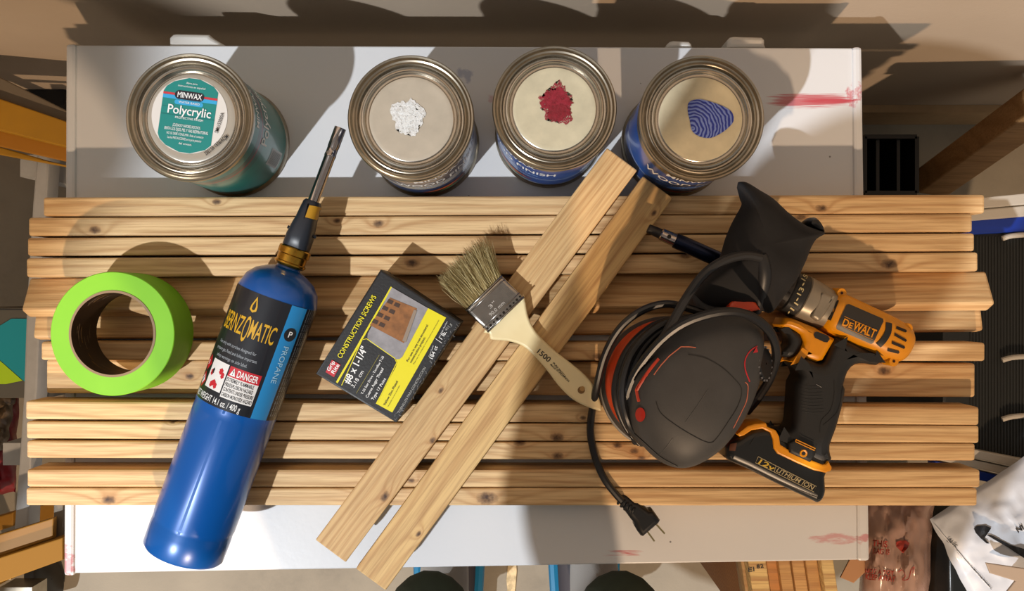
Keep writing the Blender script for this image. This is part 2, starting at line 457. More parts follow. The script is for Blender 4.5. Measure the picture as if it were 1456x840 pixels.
slat(13, 36.5, 693.3, 719, 1390, 694.5, 719, 'front pine slat with a long dark split and knot at its left end', [(155, 711, 6), (692, 708, 9), (505, 690, 3)])
# leaning and flat boards of the middle
def tilted(i, xL, xR, yl, W, T, ang, zlow, desc, knots=(), yaw=0.0, base='#d3b282'):
    # lower (back) bottom edge at photo row yl, rising towards the front
    a = at(xL, yl, zlow); b = at(xR, yl + yaw, zlow); L = (b-a).length; yw = math.atan2(b.y-a.y, b.x-a.x)
    v, f = box((L/2, -W/2, T/2), (L, W, T))
    kn = [((at(kx, ky, 0.03)-a).x, (at(kx, ky, 0.03)-a).y, kr*(H-0.03)/F) for kx, ky, kr in knots]
    m = wood('pine_%d' % i, i, kn, base); o = mesh_obj('pine_board', v, f, m, None, False); bevel_obj(o, 0.0025, 2)
    o.location = a; o.rotation_euler = Matrix.Rotation(yw, 3, 'Z').to_euler() if ang == 0 else (Matrix.Rotation(yw, 3, 'Z') @ Matrix.Rotation(-ang, 3, 'X')).to_euler()
    tag(o, desc, 'slat', 'wooden slats laid across the white table'); return o
tilted(5, 54, 1391, 405.5, 0.0355, 0.0165, math.radians(27), 0.001, 'wide board leaning on edge just behind the middle of the slats', [(700, 420, 4)], -9)
tilted(6, 59, 1386, 450, 0.0232, 0.0122, math.radians(11), 0.001, 'low board tucked half under the leaning board, behind the drill body', [(1170, 470, 4)], -11)
a = at(66, 535, 0.018); b = at(1386.5, 540.5, 0.018)
board('pine_board', a, b, 0.0325, TB, TB+0.0185, 0, [(235, 523, 5), (1257, 527, 6), (270, 535, 4), (540, 545, 4)], 8, 'low flat wide board in the middle, under the drill trigger and brush', 'wooden slats laid across the white table', base='#d3b282', hk=0.018, cat='slat')
# two loose planks lying crosswise
def plank(i, p0, p1, wpx, desc, knots, base, thick=0.0135, fr=150):
    h = 0.038+thick; a = at(*p0, h); b = at(*p1, h)
    return board('loose_pine_board', a, b, wpx*(H-h)/F, TB+0.0382, TB+h, 0, knots, i, desc, 'crosswise planks on the slats', hk=h, base=base, cat='plank', bev=0.0012, freq=fr)
plank(21, (469.8, 783.6), (884.8, 226), 53.5, 'coarse-grained loose plank lying crosswise, nearer the screw box', [(615, 626, 3.5), (547, 706, 5), (627, 555, 3)], '#ceae7c', fr=230)
plank(22, (527, 824), (935.6, 265.8), 52.5, 'yellowish loose plank lying crosswise, nearer the drill and sander', [(595, 759, 3), (726, 617, 2.5), (930, 303, 3)], '#d2b27a', fr=90)

# ---------------------------------------------------------------- paint cans
STEEL = mat('tin_steel', '#b9b3a8', 0.24, 1.0, var=0.10, vs_=90)
STEEL2 = mat('tin_rim', '#a59c8c', 0.30, 1.0, var=0.12, vs_=70)
LIDC = mat('lid_beige', '#b2a795', 0.55, 0.15, var=0.07, vs_=60)
LIDC2 = mat('lid_cream', '#c6bc9f', 0.5, 0.15, var=0.10, vs_=60)
def can(px, py, rpx, desc, lidm, body_m, kind):
    Hc = 0.124; D = H-Hc; c = at(px, py, Hc); R = rpx*D/F; k = R/90.0     # k: metres per pixel on the rim
    o = empty('paint_can', (c.x, c.y, TB), desc, 'paint can', 'four paint cans in a row at the back of the table')
    z = TB
    mesh_obj('can_body', *lathe([(R*0.2, z+0.003), (R*0.94, z+0.0015), (R*0.985, z), (R*1.0, z+0.002), (R*0.985, z+0.004), (R*0.955, z+0.006), (R*0.955, z+Hc-0.007), (R*0.99, z+Hc-0.005)], (c.x, c.y, 0)), STEEL2, o)
    mesh_obj('can_label', *lathe([(R*0.960, z+0.007), (R*0.963, z+0.008), (R*0.963, z+Hc-0.010), (R*0.960, z+Hc-0.009)], (c.x, c.y, 0)), body_m, o)
    zt = z+Hc
    rim = [(90, -6), (90.3, -3), (90, -1), (88.5, 0), (86.5, -0.3), (85.2, -1.5), (84, -3.2), (81.5, -3.8), (79.5, -2.6), (78.6, -1.6), (77.5, -1.3), (76.5, -1.8)]
    mesh_obj('rim', *lathe([(r*k, zt+t*0.001) for r, t in rim], (c.x, c.y, 0), seg=96), STEEL2, o)
    ri = 60 if kind != 'poly' else 62
    lid = [(77, -1.9), (76.2, -3.8), (74.5, -5.2), (72.6, -5.4), (71.6, -3.4), (70.4, -2.2), (68.6, -2.0), (67.2, -2.8), (66, -4.6), (64.5, -5.4), (ri+2, -5.4), (ri+1, -4.8), (ri, -4.6)]
    mesh_obj('lid', *lathe([(r*k, zt+t*0.001) for r, t in lid], (c.x, c.y, 0), seg=96), STEEL, o)
    v, f = lathe([(r*k, zt-0.0046+q) for r, q in ((ri, 0), (ri-1.2, 0.0002), (ri-6, 0.0001), (20, 0), (0.1, 0))], (c.x, c.y, 0), seg=96)
    mesh_obj('lid_centre', v, f, lidm, o)
    return o, (c.x, c.y), R, Hc-0.0046
def label_mat(name, bands):
    t = NT(name); g = t.n('ShaderNodeTexCoord'); sp_ = t.n('ShaderNodeSeparateXYZ'); t.l(g.outputs['Object'], sp_.inputs[0])
    zz = t.math('ADD', t.math('DIVIDE', sp_.outputs[2], 0.124), t.math('MULTIPLY', t.math('SUBTRACT', t.noise(t.vec(), 12, 2), 0.5), 0.05))
    nd = t.n('ShaderNodeValToRGB'); nd.color_ramp.interpolation = 'CONSTANT'; e = nd.color_ramp.elements
    e[0].position = 0; e[0].color = hexc(bands[0][1]); e[1].position = bands[1][0]; e[1].color = hexc(bands[1][1])
    for p, cc in bands[2:]: x = e.new(p); x.color = hexc(cc)
    t.l(zz, nd.inputs[0]); t.l(t.mix(t.noise(t.vec(), 40, 4), nd.outputs[0], t.mix(0.35, nd.outputs[0], (0, 0, 0, 1))), t.b.inputs['Base Color'])
    t.b.inputs['Roughness'].default_value = 0.3; t.b.inputs['Coat Weight'].default_value = 0.3
    return t.m
TEAL = label_mat('teal_label', [(0, '#0d5f5c'), (0.06, '#17807b'), (0.62, '#156a68'), (0.70, '#7c2f45'), (0.73, '#124f55'), (0.80, '#1a7f7d')])
BLUE = label_mat('blue_label', [(0, '#122848'), (0.10, '#c9c9c9'), (0.12, '#1c4f9a'), (0.34, '#9fb2cd'), (0.36, '#1b4f9e'), (0.80, '#4f4a44'), (0.90, '#565048')])
BLUG = label_mat('blue_grey_label', [(0, '#20314f'), (0.12, '#9fa8b0'), (0.16, '#23406f'), (0.40, '#b9b4a8'), (0.52, '#b9b4a8'), (0.54, '#4c4f60'), (0.86, '#57524b')])
# --- teal can
o1, c1, R1, hl = can(269.3, 166.5, 91, 'teal-labelled paint can with a printed label on its lid, leftmost in the row', mat('lid_grey', '#b4aea2', 0.35, 0.6), TEAL, 'poly')
circ = lambda cx, cy, r, n=40, a0=0, a1=2*PI: [(cx+r*math.cos(a0+(a1-a0)*k/n), cy+r*math.sin(a0+(a1-a0)*k/n)) for k in range(n)]
hf = hl+0.0005
decal('lid_label', circ(269.5, 164.5, 54, 64), flat(hf), mat('label_white', '#d8d2ca', 0.5), o1)
def clip_band(cx, cy, r, xl0, xr0, ya, yb, rot):
    """band across a round label: pixels, in the label's own turned axes"""
    ca, sa = math.cos(rot), math.sin(rot); P = []
    n = 14
    for k in range(n+1):
        y = ya+(yb-ya)*k/n; lim = math.sqrt(max(0, r*r-y*y)); P.append((max(xl0, -lim), y))
    for k in range(n+1):
        y = yb+(ya-yb)*k/n; lim = math.sqrt(max(0, r*r-y*y)); P.append((min(xr0, lim), y))
    return [(cx+x*ca-y*sa, cy+x*sa+y*ca) for x, y in P]
rt = math.radians(8)
LT = mat('label_teal', '#0f7f78', 0.45); LTD = mat('label_teal_dark', '#0b6a66', 0.45)
decal('lid_label_band', clip_band(269.5, 164.5, 53.6, -41.5, 36, -53, 53, rt), flat(hf+0.0002), LT, o1)
decal('red_stripe', clip_band(269.5, 164.5, 53.6, -41.5, 36, -29.5, -26.5, rt), flat(hf+0.0004), mat('label_red', '#c2323c', 0.5), o1)
decal('blue_stripe', clip_band(269.5, 164.5, 53.6, -41.5, 36, -26.3, -21, rt), flat(hf+0.0004), mat('label_blue', '#2f9fd0', 0.5), o1)
def turned(cx, cy, rot): return lambda x, y: (cx+x*math.cos(rot)-y*math.sin(rot), cy+x*math.sin(rot)+y*math.cos(rot))
tp = turned(269.5, 164.5, rt)
def rrect(x0, y0, x1, y1, r, n=4):
    P = []
    for cx, cy, a in ((x1-r, y1-r, 0), (x0+r, y1-r, PI/2), (x0+r, y0+r, PI), (x1-r, y0+r, 3*PI/2)):
        for k in range(n+1): P.append((cx+r*math.cos(a+PI/2*k/n), cy+r*math.sin(a+PI/2*k/n)))
    return P
decal('name_plate', [tp(*p) for p in rrect(-24, -20.5, 17, -14, 3)], flat(hf+0.0005), mat('label_blue', '', 0.5), o1)
decal('name_plate', [tp(*p) for p in rrect(-25, -34, 17, -21.5, 6)], flat(hf+0.0006), mat('label_black', '#1c1a24', 0.5), o1)
S = flat(hf+0.0009)
def TL(s, x0, x1, y, h, m=WHITE, b=0.01): text(s, tp(x0, y), tp(x1, y), h, S, m, o1, b)
TL('MINWAX', -21, 14, -24.2, 7.6, b=0.03); TL('WATER BASED', -18, 12, -16.3, 2.8)
TL('Polycrylic', -32, 30, -0.5, 12, b=0.03); TL('PROTECTIVE FINISH', -20, 20, 6, 3)
TL('Abra para', -11, 5, -44.5, 2.6, b=0); TL('instrucciones en español', -22, 17, -39.5, 2.8, b=0)
decal('rule', [tp(-41.4, -10), tp(-34, -10), tp(-34, -9.2), tp(-41.4, -9.2)], flat(hf+0.0004), LTD, o1)
decal('rule', [tp(-41, 1), tp(36, 1), tp(36, 2), tp(-41, 2)], flat(hf+0.0004), LTD, o1)
TL('¡CUIDADO! VAPORES NOCIVOS.', -22, 18, 17.5, 4.0); TL('IRRITA LOS OJOS, PIEL Y VIAS RESPIRATORIAS.', -33, 30, 23.5, 4.2)
TL('NO SE DEBE CONSUMIR. Evite el contacto', -29, 24, 29.5, 3.4, b=0); TL('Lea las PRECAUCIONES en la parte posterior', -27, 22, 35.5, 3.4, b=0); TL('del envase.', -10, 9, 42, 3, b=0)
text('SM6153000A', (309.8, 189.5), (319, 161), 5.2, S, BLK, o1, 0.005)
text('20213A 1636/ACJM', (293, 221), (325, 195), 5.6, flat(hf+0.001), mat('dark_ink', '#35302c', 0.6), o1, 0.03)
# white sticker low on the teal can
v = []; n = 8
for k in range(n+1):
    a = math.radians(-33 + 18*k/n)
    for z in (0.016, 0.050): v.append(Vector((c1[0]+R1*0.966*math.cos(a), c1[1]+R1*0.966*math.sin(a), TB+z)))
mesh_obj('barcode_sticker', v, [(2*k, 2*k+2, 2*k+3, 2*k+1) for k in range(n)], mat('sticker', '#b9bdbd', 0.5), o1)
for j in range(9):
    vv = []; z = 0.019+j*0.0032
    for k in range(n+1):
        a = math.radians(-31 + 14*k/n)
        for q in (z, z+0.0012): vv.append(Vector((c1[0]+R1*0.969*math.cos(a), c1[1]+R1*0.969*math.sin(a), TB+q)))
    mesh_obj('barcode_line', vv, [(2*k, 2*k+2, 2*k+3, 2*k+1) for k in range(n)], mat('sticker_ink', '#5d6363', 0.5), o1)
text_cyl('Polycrylic', c1, R1*0.969, math.radians(12), TB+0.070, 0.016, 0.055, WHITE, o1)
text_cyl('MINWAX', c1, R1*0.969, math.radians(14), TB+0.100, 0.008, 0.036, WHITE, o1)
# --- three wood-stain cans
def daub(o, cx, cy, rx, ry, h, m, seed, n=46, rag=0.25, name='paint_daub'):
    rd = random.Random(seed); P = []
    ph = [rd.uniform(0, 6.28) for _ in range(4)]
    for k in range(n):
        a = 2*PI*k/n; q = 1 + rag*(0.35*math.sin(2*a+ph[0]) + 0.3*math.sin(3*a+ph[1]) + 0.3*math.sin(5*a+ph[2])) + rd.uniform(-rag, rag)*0.45
        P.append((cx+rx*q*math.cos(a), cy+ry*q*math.sin(a)))
    d = decal(name, P, flat(h), m, o); return d
def paintmat(name, c0, c1_, scale, cov=None, swirl=False):
    t = NT(name)
    if swirl:
        wv = t.n('ShaderNodeTexWave', wave_type='RINGS', rings_direction='Z'); wv.inputs['Scale'].default_value = scale; wv.inputs['Distortion'].default_value = 8
        wv.inputs['Detail'].default_value = 2; wv.inputs['Detail Scale'].default_value = 0.8; t.l(t.vec((1, 1, 1), swirl), wv.inputs['Vector']); f = wv.outputs['Fac']
    else: f = t.noise(t.vec(), scale, 6, 0.75)
    t.l(t.ramp(f, [(0.35, hexc(c0)), (0.62, hexc(c1_))]), t.b.inputs['Base Color']); t.b.inputs['Roughness'].default_value = 0.4
    t.bump(f, 0.5, 0.001)
    if cov:
        a = t.math('GREATER_THAN', t.noise(t.vec(), cov[0], 5, 0.7), cov[1]); t.l(a, t.b.inputs['Alpha'])
    return t.m
def stain_text(o, c, R, mid, tilt=0):
    r = R*0.968
    text_cyl('MINWAX', c, r, mid, TB+0.098, 0.0095, 0.050, WHITE, o, 0.03)
    text_cyl('WOOD FINISH', c, r, mid, TB+0.072, 0.013, 0.088, WHITE, o, 0.03)
    text_cyl('PENETRATING STAIN', c, r, mid, TB+0.060, 0.004, 0.056, mat('pale_blue_print', '#8fb4dd', 0.5), o, 0.0)
    for j, (cc, z0, z1) in enumerate((('#c8571f', 0.026, 0.034), ('#7a3b20', 0.034, 0.038), ('#5e8a32', 0.021, 0.026))):
        v = []; n = 14
        for k in range(n+1):
            s_ = 1-abs(k/n-0.5)*2; a = mid + (k/n-0.5)*0.95
            for z in (z0 + (z1-z0)*0.5*(1-s_), z1 - (z1-z0)*0.5*(1-s_)): v.append(Vector((c[0]+(r+0.0002*j)*math.cos(a), c[1]+(r+0.0002*j)*math.sin(a), TB+z)))
        mesh_obj('label_swoop', v, [(2*k, 2*k+2, 2*k+3, 2*k+1) for k in range(n)], mat('swoop_%d' % j, cc, 0.4), o)
o2, c2, R2, hl = can(584, 168, 90, 'paint can with a white paint daub on its beige lid', LIDC, BLUG, 'w')
stain_text(o2, c2, R2, math.radians(-62))
daub(o2, 580, 166, 21, 27, hl+0.0006, paintmat('white_daub', '#f2f5f6', '#c2bfb8', 300, (600, 0.42)), 3)
daub(o2, 583, 168, 16, 22, hl+0.0009, paintmat('white_daub_thick', '#f7fafa', '#cfcfcb', 420, (420, 0.47)), 4)
o3, c3, R3, hl = can(788.6, 153.5, 88.7, 'paint can with a red paint daub on its cream lid', LIDC2, BLUE, 'r')
stain_text(o3, c3, R3, math.radians(-136))
daub(o3, 792, 148, 24, 25, hl+0.0006, paintmat('red_daub_thin', '#7d0c1e', '#a03040', 250, (900, 0.47)), 6, 60, 0.35)
daub(o3, 791, 142, 19, 17, hl+0.0009, paintmat('red_daub', '#740a1c', '#951c30', 250, (420, 0.40)), 8, 60, 0.3)
daub(o3, 794, 160, 16, 12, hl+0.0012, paintmat('red_daub2', '#6c0a18', '#861426', 250), 9, 40, 0.2)
o4, c4, R4, hl = can(997.5, 168, 89.5, 'paint can with a swirled blue paint daub on its cream lid, rightmost in the row', LIDC2, BLUE, 'b')
stain_text(o4, c4, R4, math.radians(-92))
cc4 = at(985, 182, hl); loc4 = (-(cc4.x-c4[0]), -(cc4.y-c4[1]), 0)
P4 = [(980, 145), (995, 141), (1015, 146), (1030, 152), (1041, 160), (1043, 172), (1035, 182), (1024, 190), (1010, 196), (995, 194), (984, 186), (981, 172), (978, 158)]
decal('paint_daub', P4, flat(hl+0.0007), paintmat('blue_daub', '#1d2f8f', '#6f82c6', 110, None, loc4), o4, 4)

# ---------------------------------------------------------------- roll of tape
ct = at(160, 474.4, 0.086); Rt = 88.2*(H-0.086)/F; Ri = Rt*0.662
tape = empty('tape_roll', (ct.x, ct.y, TB+0.0382), "bright green painter's tape roll standing flat on the slats", 'tape')
za, zb = TB+0.0384, TB+0.0862
tg = NT('green_tape'); tg.l(tg.ramp(tg.noise(tg.vec((1, 1, 30)), 20, 3), [(0.2, hexc('#74b71a')), (0.8, hexc('#80c322'))]), tg.b.inputs['Base Color']); tg.b.inputs['Roughness'].default_value = 0.6
mesh_obj('tape', *lathe([(Ri+0.002, za), (Rt-0.0006, za), (Rt, za+0.0006), (Rt, zb-0.0006), (Rt-0.0006, zb), (Ri+0.002, zb)], (ct.x, ct.y, 0), seg=96, closed=True), tg.m, tape)
tk = NT('printed_core'); sp_ = tk.n('ShaderNodeSeparateXYZ'); g_ = tk.n('ShaderNodeTexCoord'); tk.l(g_.outputs['Object'], sp_.inputs[0])
tk.b.inputs['Base Color'].default_value = hexc('#231b16'); tk.b.inputs['Roughness'].default_value = 0.35
core = mesh_obj('cardboard_core', *lathe([(Ri, za), (Ri+0.002, za), (Ri+0.002, zb+0.0003), (Ri, zb+0.0003)], (ct.x, ct.y, 0), seg=96, closed=True), tk.m, tape)
rimc = mesh_obj('core_edge', *lathe([(Ri, zb+0.0002), (Ri+0.0021, zb+0.0002), (Ri+0.0021, zb+0.0005), (Ri, zb+0.0005)], (ct.x, ct.y, 0), seg=96, closed=True), mat('core_edge', '#8a7358', 0.7), tape)
CP = mat('core_print', '#7d6a55', 0.5); CP2 = mat('core_print_gold', '#8c6a2c', 0.5)
rd = random.Random(5)
for k in range(34):        # rings of small print inside the core
    a0 = rd.uniform(0, 2*PI); zz = za+0.005+rd.random()*0.036; ln = rd.uniform(0.15, 0.5)
    v = []; n = 6
    for j in range(n+1):
        a = a0+ln*j/n
        for q in (zz, zz+rd.choice((0.0006, 0.0010))): v.append(Vector((ct.x+(Ri-0.0003)*math.cos(a), ct.y+(Ri-0.0003)*math.sin(a), q)))
    mesh_obj('print_line', v, [(2*j, 2*j+2, 2*j+3, 2*j+1) for j in range(n)], CP if k % 4 else CP2, tape)

# ---------------------------------------------------------------- propane torch
hp = 0.0382+0.0365
pa = at(268, 764, hp); pb = at(405, 395, hp); ax = (pb-pa).normalized(); pb = pa
tor = empty('propane_torch', (pa.x, pa.y, TB+0.0382), 'blue propane cylinder with torch head lying across the slats', 'torch')
px_m = (H-hp)/F
def along(px, py): return (at(px, py, hp)-pa).dot(ax)
sh = along(413, 381)            # where the dome reaches the collar
s_lab0 = along(338, 578); s_lab1 = along(395, 406)
r = 0.0365
BP = mat('blue_enamel', '#03509c', 0.3, 0.1, coat=0.35)
prof = [(0.001, -0.008), (r*0.75, -0.012), (r*0.93, -0.014), (r*0.985, -0.0115), (r*0.992, 0.006), (r*0.985, 0.012), (r*0.985, 0.0155), (r, 0.017)]
prof += [(r, s_lab0-0.008), (r*0.99, s_lab0-0.004), (r, s_lab0-0.002), (r, sh-0.030), (r*0.985, sh-0.026), (r*0.90, sh-0.016), (r*0.74, sh-0.009), (r*0.5, sh-0.004), (r*0.30, sh-0.001), (r*0.28, sh+0.004)]
cyl = mesh_obj('cylinder', *lathe(prof, pa, ax, 96), BP, tor, angle=50)
side = ax.cross(Vector((0, 0, 1))).normalized()       # towards the right in the photo
def cyl_pt(a, s, rr=r*1.004): return pa + ax*s + side*math.sin(a)*rr + Vector((0, 0, 1))*math.cos(a)*rr
def cyl_patch(name, a0, a1, s0, s1, m, rr=r*1.004, n=24, skew=0.0):
    v = []; f = []
    for k in range(n+1):
        a = a0+(a1-a0)*k/n
        v += [cyl_pt(a, s0, rr), cyl_pt(a, s1, rr)]
    f = [(2*k, 2*k+2, 2*k+3, 2*k+1) for k in range(n)]
    return mesh_obj(name, v, f, m, tor)
LS0, LS1 = s_lab0+0.001, sh-0.028
LBL = mat('label_dark', '#15181f', 0.35, coat=0.3); LCY = mat('label_cyan', '#1f86c4', 0.35, coat=0.3)
d2 = math.radians
cyl_patch('label', d2(-100), d2(36), LS0, LS1, LBL); cyl_patch('label_side', d2(36), d2(62), LS0, LS1, LCY); cyl_patch('label_back', d2(62), d2(110), LS0, LS1, LBL)
def ctext(s, a0, a1, s0, hgt, m, bold=0.01, rr=r*1.012, name='lettering'):
    v, f = text_mesh(s, bold); x0 = min(p.x for p in v); x1 = max(p.x for p in v)
    mesh_obj(name, [cyl_pt(a0+(a1-a0)*(p.x-x0)/(x1-x0), s0+p.y/CAP*hgt, rr) for p in v], f, m, tor, smooth=False)
GOLD = mat('gold_print', '#c99a1e', 0.45)
Ll = LS1-LS0
ctext('BERNZ', d2(-55), d2(-16.5), LS0+0.066, 0.0155, GOLD, 0.02)
ctext('O', d2(-15.5), d2(-7), LS0+0.061, 0.0225, GOLD, 0.01)
ctext('MATIC', d2(-6), d2(29), LS0+0.066, 0.0155, GOLD, 0.02)
for g in (1, -1):        # flame mark above the O
    P = [(0, 0), (0.0032, 0.002), (0.0030, 0.006), (0, 0.0145), (0, 0.0112), (0.0016, 0.006), (0.0014, 0.003), (0, 0.002)]
    v = [cyl_pt(d2(-11.2)+g*x/r, LS0+0.0872+y, r*1.010) for x, y in P]
    mesh_obj('flame_mark', v, [(0, 1, 7), (1, 2, 6), (1, 6, 7), (2, 3, 5), (2, 5, 6), (3, 4, 5)], GOLD, tor)
GR = mat('grey_print', '#9aa0a6', 0.5)
ctext('Use only with torches designed for', d2(-48), d2(14), LS0+0.053, 0.0028, GR, 0)
ctext('propane gas. Read and follow important', d2(-50), d2(18), LS0+0.047, 0.0028, GR, 0)
ctext('safety warnings on side label.', d2(-44), d2(8), LS0+0.041, 0.0028, GR, 0)
RD = mat('danger_red', '#bb1e2a', 0.45); LW = mat('label_paper', '#dcdad6', 0.45)
cyl_patch('pictogram_panel', d2(-46), d2(-15), LS0+0.0125, LS0+0.038, LW, r*1.008)
cyl_patch('warning_panel', d2(-13), d2(31), LS0+0.0100, LS0+0.029, LW, r*1.008)
cyl_patch('warning_panel_edge', d2(-13), d2(31), LS0+0.0290, LS0+0.038, RD, r*1.008)
ctext('DANGER', d2(-0.5), d2(28), LS0+0.0305, 0.0058, WHITE, 0.03, r*1.016)
def cpoly(name, P, m, rr):
    v = [cyl_pt(x, y, rr) for x, y in P]; c = cyl_pt(sum(x for x, y in P)/len(P), sum(y for x, y in P)/len(P), rr)
    v.append(c); n = len(P); mesh_obj(name, v, [(k, (k+1) % n, n) for k in range(n)], m, tor)
cpoly('warning_triangle', [(d2(-10.5), LS0+0.0302), (d2(-2.5), LS0+0.0302), (d2(-6.5), LS0+0.0370)], WHITE, r*1.016)
ctext('!', d2(-7.2), d2(-5.8), LS0+0.0312, 0.004, BLK, 0.02, r*1.020)
for j, s in enumerate(('EXTREMELY FLAMMABLE', 'FIRE/EXPLOSION HAZARD', 'CONTENTS UNDER PRESSURE', 'CARBON MONOXIDE HAZARD')):
    ctext(s, d2(-12), d2((26, 27, 29.5, 30)[j]), LS0+0.0248-j*0.0045, 0.0032, BLK, 0.02, r*1.014)
for (a_, s_, w_) in ((-40, 0.026, 4), (-38, 0.0275, 3), (-24, 0.030, 5), (-20, 0.027, 4), (-30, 0.0185, 5), (-34, 0.0165, 4), (-26, 0.0165, 4)):
    P = [(d2(a_)+d2(w_)*math.cos(q*PI/4)*(1 if q % 2 else 0.55), LS0+s_+0.0030*math.sin(q*PI/4)*(1 if q % 2 == 0 else 0.6)) for q in range(8)]
    cpoly('pictogram', P, RD if a_ > -37 or a_ == -40 else BLK, r*1.014)
for s_, in ((0.032,), (0.0165,)):
    a_ = -58; P = [(d2(a_), LS0+s_+0.0075), (d2(a_+9), LS0+s_), (d2(a_), LS0+s_-0.0075), (d2(a_-9), LS0+s_)]
    cpoly('hazard_diamond', P, RD, r*1.008)
    P2 = [(d2(a_)+(x-d2(a_))*0.6, LS0+s_+(y-LS0-s_)*0.6) for x, y in P]; cpoly('hazard_diamond_inner', P2, WHITE if s_ < 0.02 else RD, r*1.012)
    ctext('♦' if False else 'I', d2(a_-1), d2(a_+1), LS0+s_-0.002, 0.004, WHITE if s_ > 0.02 else BLK, 0.03, r*1.016)
ctext('NET WEIGHT 14.1 oz. / 400 g', d2(-62), d2(19), LS0+0.0022, 0.0055, WHITE, 0.012)
# sideways lettering along the cyan stripe
def ctext_v(s, a_c, s0, s1, hgt, m, rr=r*1.012):
    v, f = text_mesh(s, 0.01); x0 = min(p.x for p in v); x1 = max(p.x for p in v)
    mesh_obj('lettering', [cyl_pt(a_c+(p.y/CAP-0.5)*hgt/r, s0+(s1-s0)*(p.x-x0)/(x1-x0), rr) for p in v], f, m, tor, smooth=False)
ctext_v('PROPANE', d2(50), LS0+0.068, LS0+0.034, 0.0052, mat('pale_cyan', '#a7d5ee', 0.5))
cpoly('round_mark', [(d2(49)+0.0062/r*math.cos(q*PI/10), LS0+0.079+0.0062*math.sin(q*PI/10)) for q in range(20)], LBL, r*1.008)
ctext('P', d2(46), d2(52), LS0+0.0765, 0.0052, WHITE, 0.02, r*1.014)
for j in range(4): ctext_v('WARNING: READ SIDE LABEL BEFORE USE ' * 2, d2(67+j*5), LS0+0.105, LS0+0.004, 0.0014, GR)
# torch head
BR = mat('brass', '#b58a35', 0.25, 1.0, var=0.15, vs_=200)
mesh_obj('brass_collar', *lathe([(0.004, sh+0.001), (0.0125, sh+0.001), (0.0142, sh+0.003), (0.0142, sh+0.0045), (0.0132, sh+0.0052), (0.0132, sh+0.011), (0.0145, sh+0.012), (0.0145, sh+0.0175), (0.0135, sh+0.0185), (0.006, sh+0.019)], pa, ax, 40), BR, tor)
DK = mat('dark_plastic', '#1c222b', 0.4)
hb0 = sh+0.018; hb1 = along(457, 290)
up = Vector((0, 0, 1))
secs = []
for t, a_, b_ in ((0, 0.0105, 0.0105), (0.03, 0.0120, 0.0125), (0.25, 0.0118, 0.0135), (0.5, 0.0102, 0.0130), (0.62, 0.0092, 0.0120), (0.8, 0.0086, 0.0105), (0.95, 0.0080, 0.009), (1.0, 0.0065, 0.0075)):
    secs.append((pa+ax*(hb0+(hb1-hb0)*t), side*a_, up*b_, 2.8))
hd = mesh_obj('torch_head', *loft(secs, 32), DK, tor, angle=50)
Sh = surf(hd, 0.0010)
yb = decal('ignition_button', [(440, 292), (459, 295), (455, 314), (434, 309)], Sh, mat('amber_button', '#b5851c', 0.4), tor)
line('button_surround', [(438.5, 290), (461, 293.5), (456.5, 316), (432, 311)], surf(hd, 0.0004), 2.2, DK, tor, 0, True, 1.0)
P_ = [pa+ax*(hb0+0.016)+side*k for k in (-0.0135, 0.0135)]
mesh_obj('pivot_pin', *tube(P_, 0.0016, 8), DK, tor)
tu0 = hb1-0.004; tu1 = along(489.5, 184)
CH = mat('chrome', '#b5aca8', 0.14, 1.0)
mesh_obj('burner_tube', *lathe([(0.0050, tu0), (0.0050, tu1-0.028), (0.0053, tu1-0.0275), (0.0053, tu1-0.025), (0.0050, tu1-0.0245), (0.0050, tu1-0.019), (0.0053, tu1-0.0185), (0.0053, tu1), (0.0046, tu1), (0.0046, tu1-0.02), (0.001, tu1-0.02)], pa+up*0.0, ax, 32), CH, tor)

# ---------------------------------------------------------------- box of screws
hb = 0.0385+0.044
Pb = [(541, 383), (655.5, 458), (563.5, 601), (448.5, 531.5)]
# outline at lid height
Q = pxs(Pb, hb); cb = sum(Q, Vector())/4
bx = empty('screw_box', (cb.x, cb.y, TB+0.0385), 'black and yellow cardboard box of screws between the torch and the brush', 'box')
BC = mat('black_card', '#101012', 0.5, var=0.25, vs_=300, bump=0.15, bs=500)
v, f = [], []
add((v, f), pillow(Q, TB+0.0385, TB+hb, 0.0016, 2)); mesh_obj('carton', v, f, BC, bx, angle=40)
S1 = flat(hb+0.0004); S2 = flat(hb+0.0007); S3 = flat(hb+0.0010)
z6 = lambda x, y: (440+x/3.5, 370+y/3.5)
YL = mat('box_yellow', '#dcd00c', 0.45)
PQ = lambda P: [z6(*p) for p in P]
decal('yellow_panel', PQ([(585, 235), (680, 285), (412, 757), (330, 712), (430, 520), (330, 470), (470, 400)]), S1, YL, bx)
decal('yellow_stripe', PQ([(405, 130), (412, 135), (140, 612), (132, 605)]), S1, YL, bx)
decal('photo_panel', PQ([(410, 134), (590, 238), (462, 480), (448, 492), (432, 492), (300, 405), (288, 385), (290, 365)]), S2, mat('photo_grey', '#8d8a8c', 0.4, var=0.2, vs_=90), bx)
decal('photo_furniture', PQ([(400, 185), (535, 240), (470, 412), (300, 322)]), S3, mat('photo_wood', '#8a5a30', 0.4, var=0.3, vs_=120), bx)
CUB = mat('photo_cubby', '#3c2412', 0.5)
S4 = flat(hb+0.0013)
for j in range(4):
    for i_ in range(2):
        a_ = (405-28*j-20*0+ i_*0, 195+36*j)
        x = 402-25*j+ i_*34; y = 200+33*j+i_*16
        decal('photo_shelf', PQ([(x-8, y-8), (x+17, y+3), (x+8, y+20), (x-18, y+9)]), S4, CUB, bx)
decal('photo_drawers', PQ([(520, 245), (535, 250), (480, 408), (462, 400)]), S4, mat('photo_stone', '#8a7a6a', 0.5), bx)
decal('black_panel', PQ([(262, 392), (285, 392), (425, 490), (435, 510), (430, 530), (330, 712), (155, 620)]), flat(hb+0.0005), BC, bx)
